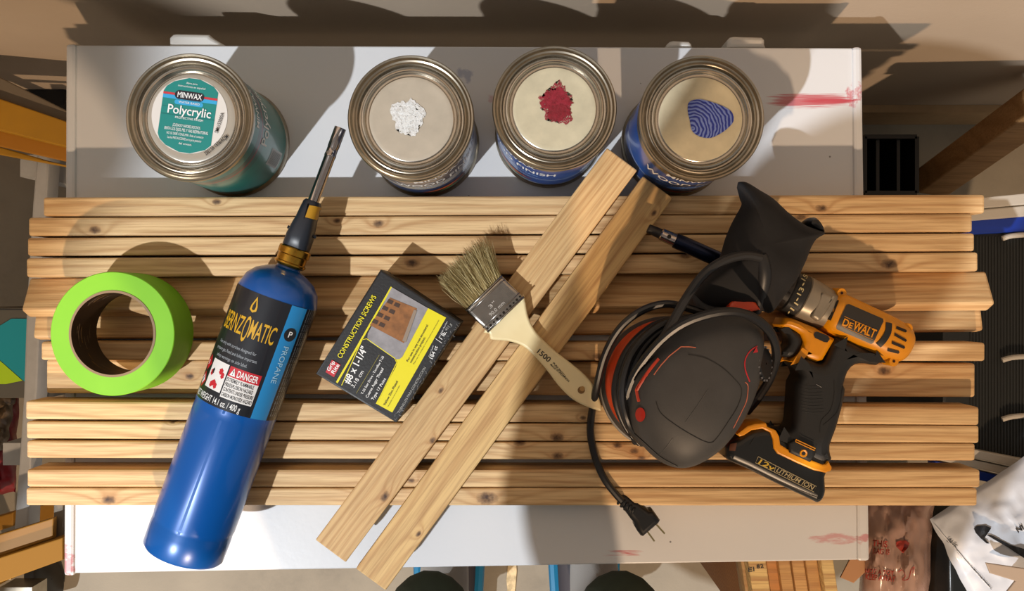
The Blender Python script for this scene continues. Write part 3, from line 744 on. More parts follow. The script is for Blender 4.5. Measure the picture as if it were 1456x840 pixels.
line('panel_outline', PQ([(160, 622), (262, 395), (285, 390), (425, 488), (434, 510), (335, 712)]), flat(hb+0.0007), 1.3, YL, bx, 0, False, 0.3)
def BT(s, p0, p1, h, m=WHITE, b=0.02): text(s, z6(*p0), z6(*p1), h, S3, m, bx, b)
BT('CONSTRUCTION SCREWS', (158, 490), (334, 182), 7.0, YL, 0.03)
BT('#8 x 1-1/4"', (198, 618), (290, 440), 9.5, WHITE, 0.04); BT('3.18 cm', (222, 635), (272, 555), 5.5, WHITE, 0)
line('rule', PQ([(233, 662), (348, 470)]), S3, 0.7, mat('rule_gold', '#8a8030', 0.5), bx, 0, False, 0.3)
BT('T-25 Star Drive - Tornillos T-25', (265, 668), (372, 480), 3.2); BT('Coarse Auger Thread', (290, 685), (370, 540), 3.8); BT('Type 17 Point', (318, 697), (382, 590), 3.8)
decal('logo_plate', PQ([(112, 495), (155, 520), (122, 582), (80, 556)]), S2, mat('logo_red', '#b8202c', 0.45), bx)
BT('Grip', (100, 553), (128, 506), 5.2, WHITE, 0.04); BT('Rite', (122, 566), (150, 522), 5.2, WHITE, 0.04)
BT('For use in any non-structural', (490, 505), (590, 325), 3.0, BLK); BT('construction project.', (506, 512), (578, 385), 3.2, BLK); BT('Para uso en cualquier construccion no estructural', (520, 518), (645, 300), 1.6, BLK, 0)
BT('Yellow Zinc Plated', (375, 725), (440, 605), 3.2, BLK); BT('Acabado en zinc amarillo', (392, 730), (450, 625), 1.6, BLK, 0)
BT('TORNILLOS PARA CONSTRUCCION', (448, 762), (580, 535), 3.4, mat('dim_print', '#a5a5a0', 0.5), 0)
BT('184 ct', (613, 492), (640, 430), 5.0); BT('Count / Cuenta', (598, 480), (618, 425), 1.8, WHITE, 0)
BT('1 lb.', (660, 395), (684, 358), 5.0); BT('Net Weight / Peso Neto', (648, 385), (688, 305), 1.8, WHITE, 0); BT('453 g', (682, 352), (708, 318), 3.4, mat('dim_print', '', 0.5), 0)
line('rule', PQ([(628, 390), (660, 412)]), S3, 0.8, WHITE, bx, 0, False, 0.3)
rd = random.Random(3)
acc = ([], [])
for k in range(60):       # pale scuffs along the lower right edge
    t = rd.random(); a_ = Vector(Pb[1]).lerp(Vector(Pb[2]), t); n_ = Vector((-0.84, -0.54)); a_ += n_*rd.uniform(0.5, 9)*rd.random()
    u_ = Vector((rd.uniform(-3, 3), rd.uniform(-4, 4))); w_ = Vector((-u_.y, u_.x)).normalized()*0.35
    q = [at(*(a_), hb+0.0006), at(*(a_+u_), hb+0.0006), at(*(a_+u_+w_), hb+0.0006), at(*(a_+w_), hb+0.0006)]
    add(acc, (q, [(0, 1, 2, 3)]))
tag(mesh_obj('scuffs', acc[0], acc[1], mat('scuff', '#8d8d8d', 0.6), bx), kind='stuff')

# ---------------------------------------------------------------- chip brush
hz = 0.0520
z8 = lambda x, y: (620+x/3.232, 330+y/3.232)
hbm = hz+0.008
bc_ = at(760, 490, hz)
br = empty('paint_brush', (bc_.x, bc_.y, TB+hz), 'flat wooden-handled bristle brush resting on the crosswise planks', 'brush')
hp_ = [(410, 318), (416, 350), (425, 390), (445, 435), (480, 482), (550, 548), (620, 602), (690, 662), (735, 722), (757, 785), (762, 812), (756, 822), (738, 818), (680, 797), (620, 762), (560, 702), (500, 622), (430, 548), (390, 518), (330, 500), (270, 495), (250, 490), (244, 466), (225, 445), (385, 290)]
hp2 = catmull([at(*z8(*p), hz+0.010) for p in hp_], 3, True)
tb_ = NT('pale_wood'); tb_.l(tb_.ramp(tb_.noise(tb_.vec((30, 30, 30)), 1, 3), [(0.3, hexc('#dcc896')), (0.7, hexc('#e8d8aa'))]), tb_.b.inputs['Base Color']); tb_.b.inputs['Roughness'].default_value = 0.45
hnd = mesh_obj('handle', *pillow(hp2, TB+hz+0.0005, TB+hz+0.0105, 0.0022, 3), tb_.m, br)
hh_ = hz+0.0105
decal('hang_hole', circ(826.5, 554.5, 5.2, 20), flat(hh_+0.0003), mat('hole_brown', '#7d5f38', 0.8), br)
decal('hang_hole_shade', circ(828, 552.5, 3.6, 16), flat(hh_+0.0005), mat('hole_wood', '#b08a54', 0.8), br)
text('1500', z8(462, 553), z8(516, 598), 7.2, flat(hh_+0.0004), BLK, br, 0.03)
text('PURE BRISTLE', z8(536, 603), z8(592, 668), 2.6, flat(hh_+0.0004), BLK, br, 0.02)
text('MADE IN INDONESIA', z8(524, 610), z8(610, 690), 2.6, flat(hh_+0.0004), BLK, br, 0.02)
CHR = mat('ferrule_tin', '#a8a39c', 0.24, 1.0, var=0.15, vs_=120)
fe = [z8(300, 197), z8(408, 300), z8(240, 463), z8(133, 357)]
mesh_obj('ferrule', *pillow(pxs(fe, hz+0.016), TB+hz-0.0003, TB+hz+0.0165, 0.0035, 3), CHR, br)
hfz = hz+0.0165
lerp = lambda a, b, t: (a[0]+(b[0]-a[0])*t, a[1]+(b[1]-a[1])*t)
for t, wd in ((0.04, 3.0), (0.16, 1.6), (0.78, 1.6), (0.97, 2.6)):
    line('ferrule_bead', [lerp(fe[0], fe[1], t), lerp(fe[3], fe[2], t)], flat(hfz+0.0001), wd, CHR, br, 0, False, 0.6)
for k in range(11):
    t = 0.05+k*0.09; p = lerp(lerp(fe[0], fe[1], 0.88), lerp(fe[3], fe[2], 0.88), t)
    decal('crimp', circ(p[0], p[1], 2.0 if k % 2 else 1.5, 8), flat(hfz+0.0004), mat('crimp_dark', '#3a3632', 0.3, 0.9), br)
text('3"', z8(250, 352), z8(276, 326), 5, flat(hfz+0.0004), mat('emboss', '#d5d0c8', 0.3, 0.6), br, 0.01)
text('90.0 mm', z8(252, 388), z8(318, 326), 5, flat(hfz+0.0004), mat('emboss', '', 0.3), br, 0.01)
# bristles
BRI = [mat('bristle_a', '#b3a070', 0.6), mat('bristle_b', '#8d7c50', 0.6), mat('bristle_c', '#d6c898', 0.6)]
e0, e1 = z8(133, 357), z8(300, 197); tips = [(626, 400), (632, 388), (646, 372), (662, 360), (676, 348), (692, 344)]
acc = ([], []); mi = []
rd = random.Random(11)
for k in range(1500):
    t = rd.random(); L_ = rd.random()
    b0 = Vector(lerp(e0, e1, t*0.96+0.02)); q = t*5; i_ = min(4, int(q)); tp_ = Vector(lerp(tips[i_], tips[i_+1], q-i_)) + Vector((rd.gauss(0, 4.5), rd.gauss(0, 4.5)))
    tp_ = b0 + (tp_-b0)*rd.uniform(0.80, 1.0)
    md = (b0+tp_)/2 + Vector((rd.gauss(0, 1.6), rd.gauss(0, 1.6)))
    z0 = hz+0.003+L_*0.011; z1 = hz+0.001+L_*0.013+rd.gauss(0, 0.002); z1 = max(z1, 0.041)
    P = [at(*b0, z0), at(*md, (z0+z1)/2), at(*tp_, z1)]
    n0 = len(acc[1]); add(acc, tube(P, [0.00026, 0.00024, 0.00010], 3, False)); mi += [rd.choice((0, 0, 1, 1, 2))]*(len(acc[1])-n0)
ob = mesh_obj('bristles', acc[0], acc[1], BRI, br)
for p, i_ in zip(ob.data.polygons, mi): p.material_index = i_
tag(ob, kind='stuff')
mesh_obj('bristle_core', *pillow([at(*p, hz+0.008) for p in (e0, lerp(e0, tips[1], 0.62), lerp(lerp(e0, e1, 0.5), tips[3], 0.66), lerp(e1, tips[5], 0.66), e1)], TB+hz+0.003, TB+hz+0.011, 0.003, 2), BRI[1], br)

# ---------------------------------------------------------------- orbital sander
sc = at(947, 545, 0.04)
sd = empty('orbital_sander', (sc.x, sc.y, TB+0.0385), 'black and orange corded orbital sander with its cord wrapped around it', 'sander')
RUB = mat('grey_rubber', '#3a3a3b', 0.55, var=0.12, vs_=40, bump=0.1, bs=900); ORG = mat('orange_plastic', '#c8421c', 0.4); BLP = mat('black_plastic', '#141416', 0.38)
R_ = 0.0625
mesh_obj('sanding_pad', *lathe([(0.001, 0), (R_, 0), (R_*1.01, 0.003), (R_, 0.009), (R_*0.9, 0.012), (0.001, 0.012)], sc.xy.to_3d()+Vector((0, 0, TB+0.0385))), mat('pad_grey', '#8b8782', 0.7, var=0.1), sd)
c_o = at(951, 545, 0.065)
mesh_obj('skirt', *lathe([(0.05, 0), (R_*0.97, 0.001), (R_*0.98, 0.012), (R_*0.93, 0.019), (0.04, 0.021)], c_o.xy.to_3d()+Vector((0, 0, TB+0.049))), RUB, sd)
c_o = at(953, 545, 0.08)
mesh_obj('orange_ring', *lathe([(0.035, 0.006), (R_*0.86, 0.0), (R_*0.915, 0.004), (R_*0.90, 0.016), (R_*0.80, 0.024), (R_*0.72, 0.025), (0.03, 0.021)], c_o.xy.to_3d()+Vector((0, 0, TB+0.066))), ORG, sd)
cv = [(1010, 440), (1040, 437), (1066, 443), (1081, 465), (1083, 495), (1079, 530), (1067, 568), (1046, 608), (1018, 641), (985, 661), (955, 663), (928, 648), (906, 622), (894, 592), (892, 556), (900, 524), (922, 495), (950, 470), (980, 450)]
cvw = catmull(pxs(cv, 0.108), 5, True)
cov = mesh_obj('housing', *dome(cvw, [(0.55, TB+0.070), (0.88, TB+0.078), (0.97, TB+0.092), (1.0, TB+0.108), (0.985, TB+0.117), (0.94, TB+0.127), (0.86, TB+0.135), (0.74, TB+0.141), (0.58, TB+0.145), (0.35, TB+0.1475), (0.12, TB+0.1482)]), RUB, sd, angle=60)
Sc = surf(cov, 0.0003)
z4 = lambda x, y: (840+x/4.2, 480+y/4.2)
GRV = mat('groove_dark', '#0f0f10', 0.6)
line('panel_groove', [z4(*p) for p in [(580, 100), (680, 120), (780, 175), (860, 250), (900, 310), (880, 400), (820, 500), (750, 600), (710, 625), (640, 600), (520, 530), (420, 450), (390, 380)]], Sc, 1.3, GRV, sd)
line('seam', [z4(*p) for p in [(700, 310), (640, 400), (565, 505)]], Sc, 0.8, mat('seam_grey', '#4a4a4a', 0.5), sd)
line('seam', [z4(*p) for p in [(490, 600), (450, 655), (405, 708)]], Sc, 0.8, mat('seam_grey', '', 0.5), sd)
line('panel_groove', [z4(*p) for p in [(240, 550), (330, 630), (420, 710), (520, 765)]], Sc, 1.4, GRV, sd)
line('orange_trim', [z4(*p) for p in [(378, 222), (420, 165), (470, 110), (540, 55), (590, 55), (628, 60)]], Sc, 1.6, mat('trim_orange_dull', '#b06048', 0.5), sd, 0)
line('orange_trim', [z4(*p) for p in [(410, 128), (350, 200), (285, 300), (280, 325), (292, 380)]], Sc, 6.5, ORG, sd, 4, False, 0.25)
line('orange_trim', [z4(*p) for p in [(408, 130), (348, 204), (290, 305), (284, 325), (294, 375)]], surf(cov, 0.0012), 3.2, mat('deep_orange', '#a62c12', 0.5), sd, 4, False, 0.3)
decal('power_button', [(z4(300, 458)[0]+6.8*math.cos(a), z4(300, 458)[1]+10*math.sin(a)) for a in [k*PI/12 for k in range(24)]], surf(cov, 0.0010), mat('button_red', '#a3200f', 0.4), sd)
line('red_edge', [z4(*p) for p in [(922, 265), (938, 290), (930, 370), (905, 430), (850, 540)]], Sc, 1.4, mat('trim_orange_dull', '', 0.5), sd)
Px = at(1072, 521, 0.108)
mesh_obj('speed_dial', *lathe([(0.001, 0.006), (0.0125, 0.006), (0.0145, 0.004), (0.0145, -0.010)], at(1080, 517, 0.121), Vector((0.80, 0.05, 0.60)), 28), BLP, sd)
for k in range(16):
    a = 2*PI*k/16; A_ = Vector((0.80, 0.05, 0.60)).normalized(); u_ = A_.orthogonal().normalized(); w_ = A_.cross(u_)
    c_ = at(1080, 517, 0.121)+A_*0.0045+(u_*math.cos(a)+w_*math.sin(a))*0.0142
    mesh_obj('dial_ridge', *box(c_, (0.0016, 0.0016, 0.004)), mat('dial_grey', '#5a5a5e', 0.4), sd, False)
line('dial_surround', [z4(*p) for p in [(992, 50), (950, 80), (922, 130), (922, 190), (948, 262)]], Sc, 1.8, mat('dial_red', '#b3202a', 0.5), sd)
decal('dial_pointer', [z4(*p) for p in [(985, 55), (993, 85), (965, 92)]], surf(cov, 0.001), mat('dial_red', '', 0.5), sd)
# orange tongue and rear spout
mesh_obj('orange_tab', *pillow(pxs([(1040, 428), (1056, 421), (1075, 429), (1082, 440), (1060, 446), (1035, 440)], 0.112), TB+0.096, TB+0.112, 0.003, 3), ORG, sd)
mesh_obj('orange_tab', *pillow(pxs([(962, 468), (985, 459), (992, 466), (970, 482), (958, 486)], 0.10), TB+0.085, TB+0.100, 0.003, 3), ORG, sd)
mesh_obj('dust_port', *pillow(catmull(pxs([(985, 415), (1040, 425), (1070, 430), (1050, 452), (1005, 450), (990, 435)], 0.095), 3, True), TB+0.06, TB+0.095, 0.006, 3), RUB, sd)
# cord
def cord(name, P, r_, m=BLP, n=8, fl=1.0, parent=sd):
    Q = catmull([at(x, y, h) for x, y, h in P], n)
    return mesh_obj(name, *tube(Q, r_, 10, True, fl), m, parent)
cord('power_cord', [(1005, 447, .098), (975, 437, .108), (945, 432, .110), (912, 442, .105), (882, 466, .098), (861, 503, .085), (849, 548, .070), (841, 590, .0475), (840, 620, .0430), (848, 655, .0420), (862, 685, .0420), (884, 712, .0405)], 0.0035)
cord('cord_loop', [(1082, 366, .125), (1058, 363, .128), (1028, 371, .130), (1000, 391, .130), (975, 425, .128), (948, 472, .122), (918, 520, .112), (899, 565, .100), (897, 600, .092), (905, 628, .080)], 0.0040, mat('cord_grey', '#202022', 0.45))
cord('cord_loop', [(900, 616, .090), (890, 580, .105), (900, 538, .120), (928, 497, .134), (962, 466, .146), (1000, 449, .152), (1040, 443, .153), (1072, 452, .146), (1096, 474, .132), (1104, 503, .115), (1096, 535, .092), (1080, 562, .070), (1062, 585, .055)], 0.0040)
for j, (dx, hh) in enumerate(((0, .100), (7, .106), (-7, .094), (13, .112), (3, .114))):
    cord('cord_wrap', [(912+dx*.3, 630, .082), (893+dx*.6, 604, hh-.006), (882+dx, 565, hh), (887+dx, 525, hh), (905+dx, 490, hh), (938+dx, 462, hh), (978+dx, 452, hh-.004), (1004, 454, hh-.012)], 0.0034)
v, f = tube(catmull([at(1082, 362, .122), at(1086, 385, .120), at(1083, 412, .112), at(1074, 442, .098)], 6), [0.0052+0.0016*math.sin(k/18*PI) for k in range(19)], 14)
mesh_obj('cord_sleeve', v, f, mat('cord_grey', '', 0.45), sd)
# plug
z5 = lambda x, y: (820+x/8.4, 680+y/8.4)
pl = [(470, 270), (520, 205), (560, 180), (610, 205), (700, 285), (740, 290), (800, 345), (870, 392), (910, 385), (945, 425), (1003, 510), (985, 545), (800, 704), (770, 695), (730, 640), (695, 580), (690, 540), (640, 480), (560, 370), (500, 310)]
hpg = 0.0400
PB = mat('plug_black', '#0e0e10', 0.35)
plg = mesh_obj('plug', *pillow([at(*z5(*p), hpg) for p in pl], TB+0.0195, TB+hpg, 0.005, 4), PB, sd)
for j in range(5):
    t = j/5; a_ = z5(545+t*200, 205+t*150); b_ = z5(490+t*200, 300+t*175)
    cord('plug_rib', [(*a_, hpg-0.003), (*lerp(a_, b_, 0.5), hpg+0.0005), (*b_, hpg-0.003)], 0.0014, PB, 4)
for (x0, y0), (x1, y1) in (((860, 655), (908, 720)), ((972, 570), (1028, 632))):
    a_ = at(*z5(x0, y0), 0.028); b_ = at(*z5(x1, y1), 0.028)
    d = (b_-a_).normalized(); ang = math.atan2(d.y, d.x)
    mesh_obj('plug_blade', *box((a_+b_)/2, ((b_-a_).length+0.004, 0.0015, 0.006), Matrix.Rotation(ang, 3, 'Z')), mat('blade_brass', '#a89a70', 0.3, 1.0), sd, False)
# dust bag
zb4 = lambda x, y: (820+x/2.896, 240+y/2.896)
bag = [(662, 62), (675, 53), (700, 60), (745, 88), (800, 122), (860, 178), (900, 212), (935, 234), (980, 250), (1016, 266), (980, 290), (958, 325), (940, 372), (902, 450), (850, 522), (800, 590), (770, 588), (700, 575), (600, 570), (540, 562), (500, 535), (487, 500), (530, 440), (585, 370), (610, 290), (640, 220), (678, 150), (680, 110)]
bgw = catmull(pxs([zb4(*p) for p in bag], 0.093), 3, True)
FAB = mat('bag_fabric', '#131316', 0.85, var=0.3, vs_=25, bump=0.4, bs=60)
v, f = dome(bgw, [(0.80, TB+0.0845), (0.95, TB+0.087), (1.0, TB+0.093), (0.985, TB+0.100), (0.93, TB+0.108), (0.83, TB+0.114), (0.70, TB+0.119), (0.52, TB+0.1225), (0.3, TB+0.124), (0.1, TB+0.1245)])
for p in v:
    if p.z > TB+0.105: p.z += 0.0028*math.sin(p.x*120+p.y*60)*math.sin(p.y*95-p.x*40)
mesh_obj('dust_bag', v, f, FAB, sd, angle=70)
mesh_obj('bag_clip', *dome(catmull(pxs([(1143, 319), (1147, 311), (1157, 309), (1166, 319), (1171, 331), (1160, 330)], 0.095), 4, True), [(0.9, TB+0.085), (1, TB+0.091), (0.9, TB+0.100), (0.6, TB+0.105), (0.2, TB+0.106)]), BLP, sd)

# ---------------------------------------------------------------- drill
z1 = lambda x, y: (1080+x/4.2, 370+y/4.2)
z2 = lambda x, y: (1020+x/4.665, 540+y/4.665)
hd_ = 0.0640
dc = at(1180, 560, 0.0385)
dr = empty('cordless_drill', (dc.x, dc.y, TB+0.0385), 'yellow and black cordless drill lying on its side at the right', 'drill')
YD = mat('drill_yellow', '#d98d08', 0.38, var=0.06, vs_=30); BK = mat('drill_black', '#191919', 0.5, bump=0.1, bs=800); GY = mat('gearcase_grey', '#8e8474', 0.38, 0.35, var=0.1, vs_=60)
q0 = at(1110, 409.5, hd_); q1 = at(1282, 491.5, hd_); dax = (q1-q0).normalized(); dl = dax.cross(Vector((0, 0, 1)))*-1   # dl: up-right side in the photo
def dpos(px, py): return (at(px, py, hd_)-q0).dot(dax)
m_ = (H-hd_)/F
def dsec(t, a, b, e=2.3, off=0.0, dz=0.0): return (q0+dax*t+dl*off*m_+Vector((0, 0, dz)), dl*a*m_, Vector((0, 0, b)), e)
T = lambda x: x*m_
L0 = dpos(1177, 441)
barrel = mesh_obj('motor_housing', *loft([dsec(L0-T(4), 26, .0215), dsec(L0, 29, .0235, 2.6), dsec(L0+T(8), 30.5, .0245, 2.8), dsec(L0+T(60), 31, .0250, 2.8), dsec(L0+T(88), 31, .0245, 2.7), dsec(L0+T(104), 30, .0235, 2.5), dsec(L0+T(114), 27, .0215, 2.4), dsec(L0+T(121), 22, .017, 2.2), dsec(L0+T(124), 12, .010, 2)], 40), YD, dr, angle=50)
lo = [(130, 385), (150, 345), (200, 345), (335, 400), (460, 470), (450, 490), (385, 600), (350, 610), (300, 595), (262, 572), (205, 612), (190, 605), (225, 575), (250, 545), (268, 490), (255, 445), (220, 420), (180, 405), (140, 402)]
mesh_obj('trigger_guard', *pillow(pxs([z1(*p) for p in lo], .080), TB+0.046, TB+0.080, 0.006, 3), YD, dr)
mesh_obj('trigger', *pillow(catmull(pxs([z1(*p) for p in [(150, 405), (200, 412), (245, 440), (265, 485), (245, 545), (205, 580), (130, 570), (150, 530), (178, 500), (178, 460), (160, 430)]], .077), 3, True), TB+0.050, TB+0.077, 0.005, 3), BK, dr)
gear = mesh_obj('gearcase', *loft([dsec(dpos(1136.5, 422), 31, .0215), dsec(dpos(1138, 423), 32.5, .0225), dsec(dpos(1150, 429), 31.5, .0225), dsec(dpos(1177, 441), 28.5, .0205), dsec(dpos(1180, 443), 26, .020)], 40), GY, dr)
mesh_obj('gearcase_boss', *pillow(catmull(pxs([z1(*p) for p in [(375, 190), (440, 215), (450, 230), (370, 355), (330, 350), (312, 325), (350, 250)]], .0865), 3, True), TB+0.07, TB+0.0870, 0.003, 3), GY, dr)
ring = mesh_obj('clutch_ring', *loft([dsec(dpos(1118, 413), 27.5, .0205), dsec(dpos(1120, 414), 30.5, .0215), dsec(dpos(1135.5, 421.5), 32, .0225), dsec(dpos(1137.5, 422.5), 31, .0215)], 40), BK, dr)
mesh_obj('chuck', *loft([dsec(dpos(1060, 386), 17, .013), dsec(dpos(1064, 388), 20, .016), dsec(dpos(1098, 404), 24, .0185), dsec(dpos(1119, 414), 28, .0205)], 32), mat('chuck_black', '#1d1712', 0.4), dr)
for k in range(14):
    a = 2*PI*k/14; A0 = dpos(1066, 389); A1 = dpos(1116, 412.5)
    P = [q0+dax*A0+dl*math.cos(a)*20*m_+Vector((0, 0, math.sin(a)*.0155)), q0+dax*A1+dl*math.cos(a)*27.5*m_+Vector((0, 0, math.sin(a)*.0205))]
    mesh_obj('chuck_rib', *tube(P, 0.0011, 6), mat('chuck_black', '', 0.4), dr)
Sr = surf(ring, 0.0008); GP = mat('clutch_print', '#cdbd8c', 0.5)
for s, p0, p1 in (('11', (205, 300), (232, 262)), ('•', (228, 248), (240, 228)), ('13', (245, 212), (266, 172)), ('•', (262, 160), (274, 142)), ('15', (270, 128), (288, 98)), ('•', (180, 322), (190, 305))):
    text(s, z1(*p0), z1(*p1), 6.5 if s != '•' else 5.0, Sr, GP, dr, 0.02)
Sb = surf(barrel, 0.0007)
decal('grey_window', [z1(*p) for p in [(440, 228), (476, 242), (428, 360), (388, 345)]], Sb, mat('drill_dark_panel', '#2a2622', 0.45), dr)
decal('name_panel', [z1(*p) for p in [(532, 262), (735, 350), (738, 365), (678, 492), (665, 497), (460, 408), (458, 395), (518, 265)]], Sb, mat('drill_dark_panel', '', 0.45), dr)
text('D', z1(489, 383), z1(523, 397), 9.5, surf(barrel, .0014), YD, dr, 0.05); text('E', z1(526, 396), z1(548, 405), 7, surf(barrel, .0014), YD, dr, 0.05)
text('WALT', z1(550, 407), z1(680, 462), 11.5, surf(barrel, .0014), YD, dr, 0.05)
line('panel_rule', [z1(486, 388), z1(672, 470)], surf(barrel, .0010), 0.7, YD, dr, 0, False, 0.3); line('panel_rule', [z1(505, 335), z1(690, 415)], surf(barrel, .0010), 0.7, YD, dr, 0, False, 0.3)
line('rubber_bumper', [z1(*p) for p in [(770, 375), (765, 430), (735, 480), (708, 505)]], surf(barrel, .0005), 10.5, BK, dr, 4, False, 0.35)
decal('selector', [z1(*p) for p in rrect(0, 0, 1, 1, .3, 1)] if False else [z1(*p) for p in [(345, 425), (410, 450), (420, 470), (405, 490), (385, 488), (330, 462), (322, 445), (330, 428)]], flat(.0808), BK, dr)
for k, (a_, b_) in enumerate((((815, 400), (872, 425)), ((805, 440), (872, 480)), ((790, 488), (862, 520)), ((765, 530), (830, 548)))):
    decal('vent_slot', [z1(a_[0], a_[1]-8), z1(b_[0], b_[1]-9), z1(b_[0]+5, b_[1]), z1(b_[0]-3, b_[1]+7), z1(a_[0]-4, a_[1]+9)], surf(barrel, .0008), mat('vent_dark', '#1a0f08', 0.7), dr)
for (x, y) in ((492, 195), (888, 405), (803, 603)):
    p = z1(x, y)
    mesh_obj('screw_boss', *lathe([(0.0001, 0), (0.0040, 0), (0.0046, -0.001), (0.0046, -0.018)], at(*p, .0800), Vector((0, 0, 1)), 20), YD, dr)
    decal('screw', circ(p[0], p[1], 2.0, 10), flat(.0806), mat('screw_dark', '#3a1c10', 0.5, 0.5), dr)
grip = [z1(*p) for p in [(450, 472), (482, 460), (600, 512), (715, 565), (728, 598), (702, 627), (640, 618), (575, 622), (530, 665), (505, 745)]] + [z2(*p) for p in [(852, 60), (840, 140), (820, 220), (792, 320), (750, 435), (755, 500), (760, 530), (700, 575), (600, 545), (480, 480), (420, 425), (395, 330), (450, 335), (492, 310), (505, 200), (512, 100), (518, 20)]] + [z1(*p) for p in [(238, 690), (225, 650), (200, 618), (262, 578), (350, 614), (390, 605), (425, 530)]]
grip_o = mesh_obj('grip', *pillow(catmull(pxs(grip, .078), 2, True), TB+0.042, TB+0.084, 0.010, 5), BK, dr, angle=60)
Sg = surf(grip_o, 0.0003)
line('grip_groove', [z2(*p) for p in [(775, 0), (775, 100), (750, 200), (690, 270), (680, 350)]], Sg, 1.3, GRV, dr)
line('grip_groove', [z2(*p) for p in [(830, 40), (815, 150), (780, 230), (700, 300)]], Sg, 1.0, GRV, dr)
for k in range(9): line('grip_texture', [z2(545+k*2, 30+k*22), z2(600+k*3, 42+k*22), z2(690+k*2, 38+k*22)], Sg, 0.9, mat('grip_line', '#242424', 0.4), dr, 4)
line('scratch', [z2(655, 28), z2(690, 50)], surf(grip_o, .0006), 0.7, mat('scratch_pale', '#8a8a8a', 0.5), dr, 0, False, 0.3)
ft = [z2(*p) for p in [(62, 490), (62, 440), (90, 405), (140, 385), (200, 345), (300, 318), (380, 325), (470, 400), (560, 440), (720, 520), (748, 580), (725, 650), (730, 740), (712, 795), (680, 822), (640, 805), (400, 692), (200, 592), (90, 545), (60, 515)]]
bat = mesh_obj('battery', *pillow(catmull(pxs(ft, .0840), 2, True), TB+0.0400, TB+0.0840, 0.007, 4), mat('battery_black', '#121211', 0.35), dr, angle=60)
ys = [z2(*p) for p in [(130, 360), (200, 305), (250, 290), (325, 286), (335, 312), (390, 335), (412, 375), (420, 430), (520, 492), (700, 562), (722, 560), (740, 540), (750, 560), (752, 600), (722, 618), (640, 600), (520, 548), (400, 490), (375, 455), (370, 400), (352, 350), (300, 325), (230, 335), (180, 368), (150, 378)]]
mesh_obj('yellow_band', *pillow(pxs(ys, .0860), TB+0.055, TB+0.0860, 0.0015, 2), YD, dr)
mesh_obj('latch', *pillow(pxs([z2(*p) for p in [(475, 420), (520, 395), (650, 450), (655, 500), (620, 550), (480, 485)]], .0885), TB+0.07, TB+0.0885, 0.003, 3), BK, dr)
line('latch_trim', [z2(*p) for p in [(522, 395), (650, 455), (645, 468), (520, 410)]], flat(.0888), 1.6, YD, dr, 0, True, 0.5)
mesh_obj('round_badge', *lathe([(0.0018, 0), (0.0030, 0.0006), (0.0035, 0), (0.0035, -0.003)], at(*z2(572, 487), .0886), seg=20), YD, dr)
mesh_obj('belt_boss', *lathe([(0.0001, 0), (0.0030, 0), (0.0034, -0.001), (0.0034, -0.014)], at(*z2(735, 585), .078), seg=20), YD, dr)
Sbt = surf(bat, .0005)
line('battery_frame', [z2(*p) for p in [(270, 508), (655, 705), (640, 742), (252, 548)]], Sbt, 0.9, mat('frame_print', '#a99c78', 0.5), dr, 0, True, 0.3)
text('12v', z2(268, 552), z2(368, 602), 7.0, Sbt, mat('v_yellow', '#c9a83c', 0.5), dr, 0.04, 0.2)
text('LITHIUM ION', z2(386, 606), z2(628, 728), 6.2, Sbt, mat('frame_print', '', 0.5), dr, 0.03, 0.2)
line('battery_frame', [z2(388, 570), z2(375, 610)], Sbt, 0.9, mat('frame_print', '', 0.5), dr, 0, False, 0.3)
line('battery_seam', [z2(*p) for p in [(110, 540), (280, 612), (420, 675), (690, 790)]], Sbt, 0.9, mat('seam_brown', '#4a4038', 0.4), dr)
line('battery_seam', [z2(*p) for p in [(215, 430), (260, 370), (330, 345)]], Sbt, 0.9, GRV, dr)
decal('contact', [z2(*p) for p in [(85, 425), (130, 418), (118, 470), (78, 468)]], Sbt, mat('contact_brown', '#5a3420', 0.4), dr)
# bit and drive sleeve in the chuck
w0 = at(927, 327, .064); w1 = q0; bd = (q0+dax*dpos(1062, 387) - w0); bL = bd.length; bd.normalize()
def bitp(name, t0, t1, ra, rb_, m): return mesh_obj(name, *lathe([(0.0001, t0), (ra*0.85, t0), (ra, t0+0.0008), (rb_, t1-0.0008), (rb_*0.85, t1), (0.0001, t1)], w0, bd, 24), m, dr)
bitp('bit_tip', -0.004, 0.010, .0042, .0048, mat('chuck_black', '', 0.4)); bitp('steel_collar', 0.0085, 0.0245, .0058, .0062, CH)
bitp('bit_sleeve', 0.0225, bL*0.92, .0072, .0072, mat('blue_black_steel', '#1b2238', 0.25, 0.8)); bitp('bit_shank', bL*0.9, bL+0.01, .004, .004, STEEL2)
pp = w0+bd*0.0160+Vector((0, 0, .0060)); mesh_obj('collar_hole', *lathe([(0.0001, 0.0004), (.0019, 0.0004), (.0019, -.001)], pp, seg=14), GRV, dr)

# ---------------------------------------------------------------- right-hand clutter
def prism_px(name, P, h, thick, m, parent=None, r=0.002, n=0, steps=2):
    Q = pxs(P, h)
    if n: Q = catmull(Q, n, True)
    return mesh_obj(name, *pillow(Q, TB+h-thick, TB+h, r, steps), m, parent)
def beam(name, p0, p1, wd, th, m, parent=None, roll=0.0):
    p0, p1 = Vector(p0), Vector(p1); d = p1-p0; L = d.length; d.normalize()
    s_ = d.cross(Vector((0, 0, 1))).normalized(); u_ = s_.cross(d)
    Rr = Matrix.Rotation(roll, 3, d); R3 = Matrix((d, Rr @ s_, Rr @ u_)).transposed()
    return mesh_obj(name, *box((p0+p1)/2, (L, wd, th), R3), m, parent, False)
bm_ = beam('timber_beam', at(1322, 262, -.52), at(1600, 62, -.20), 0.050, 0.040, wood('beam_pine', 60, [], '#b58a5a', '#94683a', freq=60), None, 0.5)
rebase(bm_, at(1322, 262, -.60)); tag(bm_, 'rough timber beam leaning in the corner behind the slats at right', 'timber')
